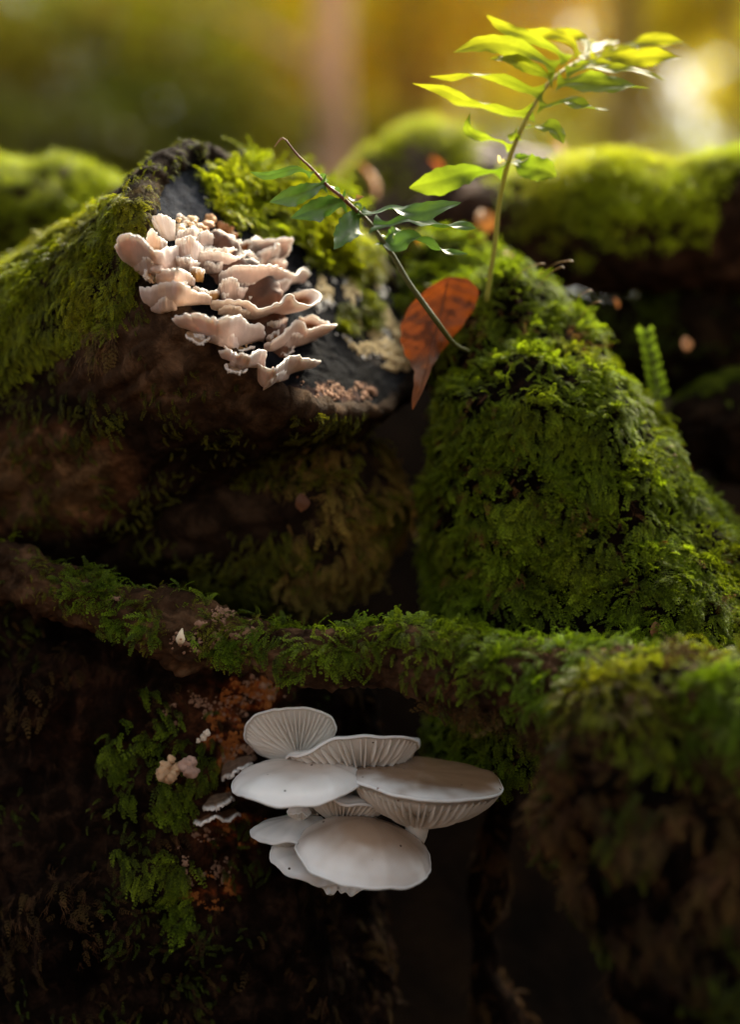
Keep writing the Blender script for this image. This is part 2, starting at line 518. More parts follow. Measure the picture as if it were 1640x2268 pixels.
def lump_mesh(name, mat, c, seed):
    """a little crusty granule"""
    r = np.random.default_rng(seed)
    th = np.linspace(0, 2 * math.pi, 8, endpoint=False); ph = np.linspace(0, math.pi / 2, 4)
    V = []
    for p in ph[:-1]:
        for t in th:
            k = 1 + r.uniform(-0.35, 0.35)
            V.append((math.cos(t) * math.cos(p) * k, math.sin(t) * math.cos(p) * k, math.sin(p) * 0.6 * k))
    V.append((0, 0, 0.6))
    F = [tuple(x) for x in gridfaces(3, 8, True)] + [(16 + i, 16 + (i + 1) % 8, 24) for i in range(8)]
    C = [tuple(np.clip(np.array(c) * r.uniform(0.7, 1.2), 0, 1)) for _ in V]
    return build(name, V, F, mat, None, shade=True, col=C, link=False)
def kit(name, objs):
    c = bpy.data.collections.new(name)
    for o in objs: c.objects.link(o)
    return c
G0, G1 = (0.006, 0.010, 0.0013), (0.315, 0.375, 0.018)  # shoot bases near black, tips bright: shade of the gaps put into the colour
KIT_FEATHER = kit("feather_moss_shoots", [sprig_mesh("feather_moss_%d" % i, 7 + i % 3, 0.24 + 0.06 * (i % 3), 36 + 5 * (i % 4), M_MOSS, G0, G1, i * 3 + 1, leafw=0.020, leafl=0.095, curl=0.25 + 0.16 * (i % 4), steps=4) for i in range(8)])
KIT_TUFT = kit("cushion_moss_shoots", [tuft_mesh("cushion_moss_%d" % i, 6, M_MOSS, G0, G1, 40 + i) for i in range(4)])
KIT_DRY = kit("dry_moss_wisps", [strand_mesh("dry_moss_%d" % i, M_DRY, (0.05, 0.03, 0.015), (0.24, 0.14, 0.06), 60 + i, 6) for i in range(3)] +
              [sprig_mesh("dry_feather_moss_%d" % i, 6, 0.3, 50, M_DRY, (0.06, 0.045, 0.015), (0.22, 0.16, 0.05), 70 + i, curl=0.35) for i in range(2)])
KIT_TAN = kit("tan_crust", [lump_mesh("tan_granule_%d" % i, M_CRUST, (0.52, 0.42, 0.24), i) for i in range(3)])
KIT_PINK = kit("pink_crust", [lump_mesh("pink_granule_%d" % i, M_CRUST, (0.30, 0.17, 0.11), 10 + i) for i in range(3)])
KIT_ORANGE = kit("orange_crust", [lump_mesh("orange_granule_%d" % i, M_CRUST, (0.30, 0.095, 0.014), 20 + i) for i in range(3)])
KIT_WHITE = kit("white_crust", [lump_mesh("white_granule_%d" % i, M_CRUST, (0.62, 0.62, 0.62), 30 + i) for i in range(3)])

def gn_tree(coll):
    ng = bpy.data.node_groups.new("sow_" + coll.name, 'GeometryNodeTree')
    ng.interface.new_socket("Geometry", in_out='INPUT', socket_type='NodeSocketGeometry')
    ng.interface.new_socket("Geometry", in_out='OUTPUT', socket_type='NodeSocketGeometry')
    n, l = ng.nodes, ng.links
    gi = n.new('NodeGroupInput'); go = n.new('NodeGroupOutput')
    ci = n.new('GeometryNodeCollectionInfo'); ci.inputs[0].default_value = coll
    ci.inputs[1].default_value = True; ci.inputs[2].default_value = True
    io = n.new('GeometryNodeInstanceOnPoints')
    io.inputs['Pick Instance'].default_value = True
    def at(nm, ty):
        a = n.new('GeometryNodeInputNamedAttribute'); a.data_type = ty; a.inputs[0].default_value = nm
        return a.outputs[0]
    l.new(gi.outputs[0], io.inputs['Points'])
    l.new(ci.outputs[0], io.inputs['Instance'])
    l.new(at("pick", 'INT'), io.inputs['Instance Index'])
    l.new(at("rot", 'FLOAT_VECTOR'), io.inputs['Rotation'])
    l.new(at("size", 'FLOAT'), io.inputs['Scale'])
    l.new(io.outputs[0], go.inputs[0])
    return ng
GN = {}
def sow(name, parent, coll, pts, ydir, zdir, size, tint, seed=0, label=None):
    """one 'stuff' part: shoots of a kit standing on the given points"""
    r = np.random.default_rng(seed + 900)
    n = len(pts)
    if n == 0: return None
    Y = unit(ydir); Z = unit(zdir - np.sum(zdir * Y, -1, keepdims=True) * Y); X = np.cross(Y, Z)
    rx = np.arctan2(Y[:, 2], Z[:, 2]); ry = np.arcsin(np.clip(-X[:, 2], -1, 1)); rz = np.arctan2(X[:, 1], X[:, 0])
    me = bpy.data.meshes.new(name)
    me.vertices.add(n); me.vertices.foreach_set("co", np.asarray(pts, np.float32).ravel())
    a = me.attributes.new("rot", 'FLOAT_VECTOR', 'POINT'); a.data.foreach_set("vector", np.stack([rx, ry, rz], 1).astype(np.float32).ravel())
    a = me.attributes.new("size", 'FLOAT', 'POINT'); a.data.foreach_set("value", np.broadcast_to(size, (n,)).astype(np.float32))
    a = me.attributes.new("pick", 'INT', 'POINT'); a.data.foreach_set("value", r.integers(0, len(coll.objects), n).astype(np.int32))
    t = np.broadcast_to(np.asarray(tint, float), (n, 3))
    a = me.attributes.new("tint", 'FLOAT_VECTOR', 'POINT'); a.data.foreach_set("vector", t.astype(np.float32).ravel())
    o = bpy.data.objects.new(name, me); COL.objects.link(o)
    if coll.name not in GN: GN[coll.name] = gn_tree(coll)
    md = o.modifiers.new("sow", 'NODES'); md.node_group = GN[coll.name]
    o["kind"] = "stuff"
    if label: o["label"] = label
    return adopt(o, parent)
DOWN = np.array((0, 0, -1.0))
def moss_on(name, parent, S, density, mask, size, kitc=None, tint=(1, 1, 1), hang=0.6, lift=0.45, jitter=0.45, seed=0, tintvar=0.15, back=-0.45, label=None, clump=0.012, flow=None, bright=None, zup=0.5):
    """moss over a surface: shoots lean out (lift) and droop (hang); size and tint vary by clump"""
    r = np.random.default_rng(seed + 5)
    pts, nrm = S.scatter(density, mask, seed, back)
    n = len(pts)
    if n == 0: return None
    f = (DOWN if flow is None else np.asarray(flow, float))
    d = f - np.sum(nrm * f, -1, keepdims=True) * nrm
    jit = r.normal(size=(n, 3)); jit -= np.sum(jit * nrm, -1, keepdims=True) * nrm
    cl = np.stack([noise(pts, clump, 5), noise(pts, clump, 6), noise(pts, clump, 7)], -1)
    cl -= np.sum(cl * nrm, -1, keepdims=True) * nrm
    ydir = unit(d * hang + nrm * lift * (1 + 0.6 * noise(pts, clump * 0.7, 9)[:, None]) + jit * jitter * 0.5 + cl * jitter * 1.6)
    sz = size * r.uniform(0.6, 1.2, n) * (1 + 0.3 * noise(pts, clump * 1.6, 8))
    tv = 1 + tintvar * noise(pts, clump * 2.2, 3) + tintvar * 0.8 * noise(pts, clump * 0.6, 4)
    tn = np.array(tint)[None] * tv[:, None]
    warm = np.clip(noise(pts, clump * 3, 12), 0, 1)[:, None] * 0.5
    tn = tn * (1 - warm * np.array((-0.25, 0.12, 0.2)))
    if bright is not None: tn = tn * bright(pts)[:, None]
    kc = kitc or KIT_FEATHER
    if kc is KIT_TUFT:
        return sow(name, parent, kc, pts, np.cross(unit(ydir), r.normal(size=(n, 3))), ydir, sz, tn, seed, label)
    return sow(name, parent, kc, pts, ydir, nrm + np.array((0, 0, zup)) + 0.25 * r.normal(size=(n, 3)), sz, tn, seed, label)
def crust_on(name, parent, S, density, mask, size, kitc, seed=0, label=None):
    r = np.random.default_rng(seed + 50)
    pts, nrm = S.scatter(density, mask, seed, -0.2)
    if len(pts) == 0: return None
    return sow(name, parent, kitc, pts, np.cross(nrm, r.normal(size=nrm.shape)), nrm, size * r.lognormal(0, 0.4, len(pts)), (1, 1, 1), seed, label)
def blob(u, v, spots):
    """soft mask: the strongest of several round spots (u, v, ru, rv, strength)"""
    m = np.zeros_like(u)
    for (a, b, ra, rb, k) in spots:
        d = ((u - a) / ra) ** 2 + ((v - b) / rb) ** 2
        m = np.maximum(m, k * np.clip(1.6 - 1.3 * d, 0, 1))
    return m
def polymask(poly, wob=30, sc_=0.02, seed=0, thin=0.0):
    def f(P, N):
        u, v = UV(P)
        u = u + wob * fbm(P, sc_, 3, seed); v = v + wob * fbm(P, sc_, 3, seed + 50)
        return inpoly(u, v, poly) * 1.0
    return f

# ================================================================== SETTING: the ground
def ground_height(x, y):
    h = -0.36 + 0.47 * smooth(y, 0.16, 0.36) - 0.10 * smooth(y, 0.5, 1.5) + 0.0 * x
    P = np.stack([x, y, np.zeros_like(x)], -1)
    near = smooth(-np.abs(y - 0.3), -1.5, -0.6)
    return h + 0.012 * fbm(P, 0.12, 4, 3) * near + 0.10 * fbm(P, 3.0, 3, 4) * smooth(y, 1.5, 5) + 0.6 * fbm(P, 30.0, 2, 6) * smooth(y, 20, 60)
gx = np.concatenate([-np.geomspace(900, 0.7, 40), np.linspace(-0.65, 0.65, 130), np.geomspace(0.7, 900, 40)])
gy = np.concatenate([-np.geomspace(900, 0.7, 36), np.linspace(-0.65, 0.9, 140), np.geomspace(0.95, 1200, 60)])
GX, GY = np.meshgrid(gx, gy, indexing='ij')
GP = np.stack([GX, GY, ground_height(GX, GY)], -1)
S_ground = Surf(GP, False)
if S_ground.N[..., 2].mean() < 0: S_ground.N = -S_ground.N
litter = smooth(np.hypot(GX, GY + 0.1), 0.75, 1.6)[..., None]         # black humus among the logs, dry beech litter out in the wood
ground = S_ground.mesh("ground", M_SOIL, None, col=(1 - litter) * np.ones(3) + litter * np.array((7.5, 6.2, 4.4)))
ground["kind"] = "structure"

# ================================================================== THE MOSSY STUMP (right of centre)
def make_stump():
    t = thing("mossy_stump", W(1280, 1600, 0.06), "broad stump clothed in feathery green moss, sloping down to the right", "stump")
    S = loft([st(850, 610, 0.21, 60, 40), st(925, 628, 0.165, 95, 52), st(1010, 662, 0.128, 130, 72), st(1080, 735, 0.102, 165, 150), st(1140, 830, 0.094, 192, 205), st(1175, 960, 0.086, 230, 245),
              st(1235, 1130, 0.082, 278, 272), st(1305, 1290, 0.078, 335, 298), st(1370, 1450, 0.075, 410, 325), st(1420, 1650, 0.07, 480, 340)],
             150, 170, ref=(0, -1, 0), round_start=0.035)
    S.displace(0.0075 * fbm(S.P, 0.05, 3, 21) + 0.003 * fbm(S.P, 0.014, 3, 22))
    S.mesh("wood", M_ROT, t, col=np.full(S.P.shape, 0.8))
    thin = lambda P, N: np.clip(0.75 + 0.95 * fbm(P, 0.016, 2, 8), 0.10, 1) * (1 - 0.75 * blob(*UV(P), [(1215, 1375, 150, 34, 1), (1010, 830, 70, 90, 0.5)]))
    top = lambda p: 1.0 + 0.0 * p[:, 0]
    moss_on("moss", t, S, 340000, thin, 0.0078, tint=(0.92, 1.10, 0.9), hang=0.55, lift=0.8, jitter=0.95, zup=0.8, clump=0.009, seed=1, tintvar=0.28, bright=top)
    moss_on('brown_moss', t, S, 22000, lambda P, N: np.clip(0.1 + 1.2 * fbm(P, 0.03, 2, 9), 0, 1), 0.009, KIT_DRY, tint=(1.0, 0.8, 0.6), hang=0.8, lift=0.7, jitter=0.8, seed=13)
    # spore capsules on hair-fine stalks along the right edge
    r = random.Random(5)
    V, F, C = [], [], []
    spots = [(1480, 1000), (1497, 1013), (1490, 1035), (1470, 1045), (1525, 1140), (1560, 1128), (1590, 1225), (1605, 1240), (1240, 600), (1300, 655), (1262, 580), (1600, 1228), (1325, 672), (1200, 590)]
    for (u, v) in spots:
        b = W(u - 40 - r.uniform(0, 30), v + 25 + r.uniform(0, 15), 0.055)
        e = W(u + r.uniform(-4, 10), v - r.uniform(0, 12), 0.045)
        m = (b + e) / 2 + np.array((0, 0, 0.002))
        vv, ff, cc = tube([b, m, e, e + np.array((0.0018, 0, -0.0006))], [0.00014, 0.00014, 0.00034, 0.00012], 5)
        o = len(V); V.extend(vv); F.extend([tuple(i + o for i in f) for f in ff]); C.extend([(0.30, 0.20, 0.07)] * len(vv))
    o = build("spore_stalks", V, F, M_STEM, t, col=C); o["kind"] = "stuff"
    return S
S_stump = make_stump()

# ================================================================== THE CUT LOG (upper left)
FN = unit(np.array((0.65, -0.54, 0.52)))
E1 = unit(np.array((0.62, 0.0, -0.78)))
E2 = unit(np.cross(FN, E1))
if E2[1] < 0: E2 = -E2
FC = W(640, 622, 0.062)
AX = unit(np.array((-0.72, 0.56, -0.41)))
def rim(th):
    q = np.stack([np.cos(th) * 2, np.sin(th) * 2, np.zeros_like(th)], -1)
    k = 1 + 0.05 * fbm(q, 1.3, 3, 31) + 0.012 * fbm(q, 0.22, 3, 32)
    return (0.087 * np.cos(th) * k)[..., None] * E1 + (0.100 * np.sin(th) * k)[..., None] * E2
def face_point(u, v):
    """the point of the cut face seen at picture column u, row v"""
    c = np.array((0, -DIST, 0)); d = W(u, v, 0) - c
    return c + d * (np.dot(FC - c, FN) / np.dot(d, FN))
def make_cut_log():
    t = thing("cut_log", FC + AX * 0.2 - np.array((0, 0, 0.09)), "mossy sawn log with a dark wet cut face, the bracket fungus grows on it", "log")
    th = np.linspace(0, 2 * math.pi, 260, endpoint=False)
    R = rim(th)
    n = 190
    s = np.linspace(0, 1, n) ** 1.15 * 0.62
    grow = 1 + 0.32 * smooth(s, 0.0, 0.30)
    P = FC + AX * s[:, None, None] + R[None] * grow[:, None, None]
    qr = np.stack([np.cos(th) * 3, np.sin(th) * 3, th * 0], -1)
    lip = 0.0008 + 0.0022 * np.clip(fbm(qr, 2.2, 2, 45) + 0.2, 0, 1.2) + 0.0011 * np.clip(fbm(qr, 0.16, 4, 46, 0.75), -0.6, 1.5)
    pre = [FC + R * 0.935 - FN * 0.001, FC + R * 0.955 + FN * (lip * 0.7)[:, None], FC + R * 0.975 + FN * lip[:, None], FC + R * 0.998 + FN * (lip * 0.5)[:, None]]
    P = np.concatenate([np.array(pre), P], 0)
    s = np.concatenate([[0.02, 0.02, 0.02, 0.02], s + 0.012])
    S = Surf(P, True); S.orient(FC + AX * s[:, None, None])
    ang = np.stack([np.cos(th) * 0.09, np.sin(th) * 0.09, np.zeros_like(th)], -1)[None] + np.array((0, 0, 1.0)) * (s[:, None, None] * 0.35)
    h = 0.0045 * fbm(P, 0.06, 3, 41) + 0.0028 * np.abs(fbm(ang, 0.010, 5, 42, 0.65)) + 0.0015 * fbm(P, 0.009, 3, 43)
    S.displace(h * smooth(s, 0, 0.012)[:, None])
    u, v = UV(S.P)
    warm = blob(u, v, [(80, 1060, 230, 130, 1.0)])[..., None]  # lit look of the left bark, painted in as a lighter patch
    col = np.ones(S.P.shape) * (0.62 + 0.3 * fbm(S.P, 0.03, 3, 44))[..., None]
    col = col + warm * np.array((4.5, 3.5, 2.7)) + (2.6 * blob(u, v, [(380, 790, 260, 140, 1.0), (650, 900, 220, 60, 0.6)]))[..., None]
    grey = blob(u, v, [(330, 520, 90, 120, 1.0)])[..., None]
    col = col * (1 - grey) + grey * np.array((1.8, 2.2, 1.8))
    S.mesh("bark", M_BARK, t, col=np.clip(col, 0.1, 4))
    # the sawn end
    nr = 80
    rr = np.linspace(0, 1, nr) ** 0.8
    th2 = np.linspace(0, 2 * math.pi, 200, endpoint=False)
    Pf = FC + rim(th2)[None] * rr[:, None, None] * 1.0
    hh = 0.0016 * fbm(Pf, 0.03, 4, 51) + 0.0007 * fbm(Pf, 0.005, 3, 52) + 0.002 * (1 - rr[:, None] ** 2)
    e = np.sum((Pf - FC) * E1, -1)
    hh = (hh + 0.0003 * fbm(Pf * 1.0, 0.0025, 2, 53)) * smooth(1 - rr[:, None], 0, 0.03)
    Pf = Pf + FN * hh[..., None]
    SF = Surf(Pf, True)
    if np.mean(np.sum(SF.N * FN, -1)) < 0: SF.N = -SF.N
    u, v = UV(Pf)
    lich = np.clip(fbm(Pf, 0.012, 4, 55) + 0.15, 0, 1) * blob(u, v, [(830, 700, 80, 110, 1.0), (880, 760, 60, 70, 1.0), (720, 640, 40, 40, 0.5)])
    colf = np.ones(Pf.shape) * (0.9 + 0.4 * fbm(Pf, 0.02, 3, 56))[..., None]
    grey = blob(u, v, [(430, 430, 110, 110, 1.0)])[..., None]
    colf = colf * (1 - grey) + grey * np.array((2.4, 2.6, 2.8))
    pinkf = (blob(u, v, [(740, 870, 130, 24, 1.0), (520, 860, 90, 26, 0.9)]) * np.clip(fbm(Pf, 0.006, 3, 57) * 2.2, 0, 1))[..., None]
    colf = colf + pinkf * np.array((9, 5, 3.2)) + lich[..., None] * np.array((5, 4.2, 3))
    SF.mesh("cut_face", M_CUT, t, col=np.clip(colf, 0.1, 14))
    # moss over the back of the log
    m1 = polymask([(-400, 300), (300, 455), (330, 560), (300, 650), (225, 745), (120, 770), (60, 850), (-200, 900)], 38, 0.03, 61)
    moss_on("moss", t, S, 620000, lambda P, N: m1(P, N) * np.clip(0.75 + 0.8 * fbm(P, 0.02, 2, 62), 0.15, 1), 0.0058, tint=(1.25, 1.28, 0.9), hang=0.8, lift=0.30, jitter=0.6, seed=2, back=-0.5)
    m1b = polymask([(-400, 300), (330, 430), (360, 560), (330, 640), (225, 780), (60, 880), (-200, 960)], 50, 0.03, 63)
    moss_on("thin_moss", t, S, 260000, lambda P, N: m1b(P, N) * np.clip(0.5 + fbm(P, 0.015, 2, 64), 0, 1), 0.0036, tint=(0.75, 0.72, 0.8), hang=0.9, lift=0.2, jitter=0.5, seed=3, back=-0.5)
    dark = polymask([(-100, 780), (260, 760), (500, 850), (860, 940), (860, 1060), (-100, 1300)], 30, 0.03, 66)
    moss_on("dark_moss", t, S, 110000, lambda P, N: dark(P, N) * np.clip(0.2 + fbm(P, 0.025, 2, 65), 0, 1), 0.006, tint=(0.55, 0.5, 0.5), hang=1.0, lift=0.25, jitter=0.5, seed=4)
    # feathery moss hanging over the sawn end
    face_poly = polymask([(455, 360), (530, 395), (530, 310), (580, 305), (640, 330), (700, 420), (745, 470), (800, 590), (760, 610), (700, 590), (640, 545), (560, 520), (480, 480), (450, 420)], 16, 0.01, 67)
    moss_on("feathery_moss", t, SF, 220000, lambda P, N: face_poly(P, N) * np.clip(0.9 + 0.7 * fbm(P, 0.012, 2, 68), 0.15, 1), 0.0150, tint=(1.25, 1.32, 0.8), hang=0.45, lift=0.55, jitter=0.75, seed=5, flow=(-0.6, -0.2, -0.7), tintvar=0.25)
    rimtop = polymask([(500, 250), (690, 250), (780, 470), (820, 600), (760, 560), (640, 330), (540, 320)], 10, 0.02, 69)
    moss_on("rim_moss", t, S, 160000, lambda P, N: rimtop(P, N), 0.015, tint=(1.25, 1.32, 0.8), hang=0.3, lift=0.8, jitter=0.6, seed=6, back=-1)
    # two small isolated tufts low on the sawn end
    for i, (a, b, ra, rb) in enumerate(((815, 685, 22, 45), (765, 705, 26, 40), (800, 580, 40, 40))):
        moss_on("moss_tuft", t, SF, 900000, lambda P, N, a=a, b=b, ra=ra, rb=rb: blob(*UV(P), [(a, b, ra, rb, 1)]) > 0.5, 0.007, tint=(0.8, 0.8, 0.7), hang=0.8, lift=0.5, jitter=0.4, seed=7 + i)
    # crusty lichen
    def mlich(P, N):
        u, v = UV(P)
        return blob(u, v, [(835, 700, 75, 95, 1.0), (880, 770, 45, 55, 1.0), (725, 640, 28, 32, 0.6), (800, 640, 40, 30, 0.8)]) * (fbm(P, 0.011, 3, 71) > 0.12)
    crust_on("tan_lichen", t, SF, 900000, mlich, 0.0008, KIT_TAN, 1)
    def mwhite(P, N):
        u, v = UV(P)
        return blob(u, v, [(720, 635, 60, 60, 0.5), (830, 690, 90, 100, 0.5), (500, 420, 50, 60, 0.12), (470, 350, 60, 40, 0.12)]) * (fbm(P, 0.007, 3, 72) > 0.35)
    crust_on("white_lichen", t, SF, 700000, mwhite, 0.0006, KIT_WHITE, 2)
    def mpink(P, N):
        u, v = UV(P)
        return blob(u, v, [(745, 868, 110, 22, 1.0), (510, 862, 75, 26, 0.7), (620, 850, 60, 30, 0.4)]) * (fbm(P, 0.006, 3, 73) > 0.22)
    crust_on("pink_lichen", t, SF, 700000, mpink, 0.0006, KIT_PINK, 3)
    rimleft = polymask([(290, 330), (560, 270), (590, 330), (440, 400), (360, 500), (290, 500)], 12, 0.02, 70)
    moss_on('rim_film', t, S, 220000, lambda P, N: rimleft(P, N) * np.clip(0.25 + fbm(P, 0.012, 2, 74), 0, 1), 0.0032, tint=(0.7, 0.72, 0.6), hang=0.5, lift=0.6, jitter=0.7, seed=14, back=-1)
    # raised strip of loose bark at the upper left of the rim
    pts = [(300, 450), (336, 405), (374, 362), (412, 338), (450, 322)]
    ys = [0.060, 0.058, 0.058, 0.058, 0.056]
    q = catmull([st(u, v, y, w) for (u, v), y, w in zip(pts, ys, (10, 17, 19, 16, 10))], 40)
    tt = unit(np.gradient(q[:, :3], axis=0)); sd_ = unit(np.cross(tt, (0.2, -1, 0.3))); up_ = np.cross(sd_, tt)
    a = np.linspace(0, 2 * math.pi, 16, endpoint=False)
    rr_ = q[:, 3][:, None, None]
    PB = q[:, None, :3] + rr_ * (np.cos(a)[None, :, None] * 0.75 * sd_[:, None] + np.sin(a)[None, :, None] * 1.1 * up_[:, None])
    SB = Surf(PB, True); SB.orient(q[:, None, :3])
    SB.displace(0.0012 * fbm(PB, 0.006, 3, 81))
    bs = SB.mesh("bark_strip", M_GREYBARK, t, col=np.ones(PB.shape) * np.array((0.9, 1.0, 0.75)))
    PT = PB
    moss_on("strip_moss", bs, SB, 500000, lambda P, N: (fbm(P, 0.01, 2, 82) > 0.0) * 1.0, 0.0022, tint=(0.8, 0.75, 0.7), hang=0.3, lift=0.6, seed=11)
    # wisps of dry moss hanging under the edge
    hang_ = polymask([(180, 690), (260, 700), (270, 790), (190, 800)], 14, 0.02, 84)
    moss_on("dry_wisps", t, S, 90000, hang_, 0.012, KIT_DRY, tint=(1.0, 1.0, 1.0), hang=1, lift=0.25, jitter=0.4, seed=12)
    return S, SF
S_log, S_face = make_cut_log()

# ================================================================== THE LOG BELOW IT
def make_lower_log():
    t = thing("shadowed_log", W(300, 1340, 0.12), "dark brown log lying in shadow under the sawn log, its shaggy end at the right", "log")
    S = loft([st(-420, 1010, 0.24, 200, 190), st(-120, 1060, 0.175, 205, 195), st(150, 1095, 0.135, 205, 200), st(400, 1115, 0.11, 205, 205), st(620, 1135, 0.095, 200, 205), st(780, 1150, 0.085, 185, 195), st(872, 1160, 0.08, 165, 175)],
             170, 180, round_end=0.045)
    S.displace(0.006 * fbm(S.P, 0.05, 4, 91) + 0.002 * fbm(S.P * np.array((0.35, 1, 1)), 0.008, 3, 92))
    u, v = UV(S.P)
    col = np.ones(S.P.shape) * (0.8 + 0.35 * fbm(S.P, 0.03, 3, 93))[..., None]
    w = blob(u, v, [(90, 1040, 220, 120, 1.0), (60, 1170, 200, 50, 0.4)])[..., None]  # left bark coloured lighter here, imitating light falling on it
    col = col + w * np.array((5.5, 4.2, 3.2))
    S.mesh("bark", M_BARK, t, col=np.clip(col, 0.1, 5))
    endm = lambda P, N: smooth(UV(P)[0], 560, 760) * smooth(UV(P)[1], 960, 1080) * np.clip(0.6 + fbm(P, 0.02, 2, 95), 0, 1)
    moss_on("shaggy_moss", t, S, 260000, endm, 0.011, KIT_DRY, tint=(1.5, 1.5, 1.0), hang=0.9, lift=0.45, jitter=0.6, seed=21)
    midm = lambda P, N: smooth(UV(P)[0], 250, 500) * np.clip(0.15 + 1.2 * fbm(P, 0.03, 2, 96), 0, 1)
    moss_on("moss", t, S, 240000, midm, 0.006, tint=(0.7, 0.62, 0.5), hang=0.9, lift=0.35, jitter=0.6, seed=22)
    moss_on("end_moss", t, S, 240000, lambda P, N: endm(P, N) * np.clip(fbm(P, 0.018, 2, 97) * 2, 0, 1), 0.008, tint=(0.8, 0.72, 0.6), hang=0.8, lift=0.5, jitter=0.6, seed=23)
    # long crack in the bark, with a lifted splinter
    vv, ff, cc = tube([W(-20, 1108, 0.075), W(40, 1090, 0.072), W(95, 1080, 0.07), W(150, 1074, 0.068)], [0.0012, 0.002, 0.0015, 0.0004], 8)
    build("bark_splinter", vv, ff, M_BARK, t, col=np.tile((1.6, 0.9, 0.6), (len(vv), 1)))
    return S
S_low = make_lower_log()

# ================================================================== THE MOSSY BRANCH ACROSS THE MIDDLE
def make_branch():
    t = thing("mossy_branch", W(700, 1520, -0.02), "knobbly branch lying across the middle, bare at left, thick with moss at right", "branch")
    S = loft([st(-260, 1225, 0.055, 48), st(-60, 1255, 0.04, 54), st(110, 1295, 0.022, 58), st(250, 1350, 0.008, 66), st(370, 1395, 0.0, 76), st(500, 1430, -0.006, 64), st(640, 1448, -0.012, 62),
              st(800, 1452, -0.018, 66), st(960, 1462, -0.026, 76), st(1100, 1498, -0.04, 80), st(1250, 1535, -0.055, 108), st(1420, 1590, -0.075, 130), st(1640, 1660, -0.10, 160), st(1900, 1740, -0.12, 180)],
             300, 130)
    u, v = UV(S.P)
    S.displace(0.0042 * fbm(S.P, 0.03, 4, 101, 0.6) + 0.0016 * fbm(S.P, 0.006, 3, 102, 0.7))
    col = np.ones(S.P.shape) * (2.6 + 1.3 * fbm(S.P, 0.012, 3, 103))[..., None] * np.array((1.1, 1.0, 0.92))
    S.mesh("bark", M_BARK, t, col=np.clip(col, 0.1, 4))
    def mask(P, N):
        u, v = UV(P)
        m = smooth(u, 520, 640) * smooth(N[..., 2], -0.35, 0.25)
        m = np.maximum(m, blob(u, v, [(190, 1300, 75, 45, 1.0), (245, 1365, 40, 40, 0.8), (330, 1395, 30, 30, 0.4), (520, 1440, 45, 30, 0.6)]))
        m = np.maximum(m, 0.06 * smooth(u, 620, 420) * smooth(N[..., 2], 0.0, 0.6))
        return m * np.clip(0.85 + 0.9 * fbm(P, 0.018, 2, 104), 0.03, 1)
    moss_on("moss", t, S, 320000, mask, 0.0070, tint=(0.70, 0.95, 0.8), hang=0.5, lift=0.6, jitter=0.6, seed=31, tintvar=0.25)
    moss_on("short_moss", t, S, 520000, lambda P, N: smooth(UV(P)[0], 0, 120) * smooth(UV(P)[0], 660, 520) * np.clip(0.35 + fbm(P, 0.015, 2, 105), 0, 1) * smooth(N[..., 2], -0.5, 0.2), 0.0034, tint=(0.95, 0.85, 0.9), hang=0.5, lift=0.5, jitter=0.7, seed=32)
    def under(P, N):
        u, v = UV(P)
        return smooth(u, 900, 1060) * smooth(N[..., 2], 0.1, -0.4) * np.clip(0.6 + fbm(P, 0.02, 2, 106), 0, 1)
    moss_on("hanging_fibres", t, S, 160000, under, 0.016, KIT_DRY, tint=(0.55, 0.5, 0.42), hang=1.0, lift=0.2, jitter=0.45, seed=33)
    def mp(P, N):
        u, v = UV(P)
        return blob(u, v, [(495, 1362, 26, 20, 1.0), (560, 1398, 20, 22, 0.9), (455, 1405, 30, 26, 0.9), (250, 1325, 24, 18, 0.9), (420, 1420, 50, 30, 0.4), (500, 1410, 40, 40, 0.4)]) * (fbm(P, 0.004, 2, 107) > 0.05)
    crust_on("pink_lichen", t, S, 1500000, mp, 0.0006, KIT_PINK, 4)
    return S
S_branch = make_branch()

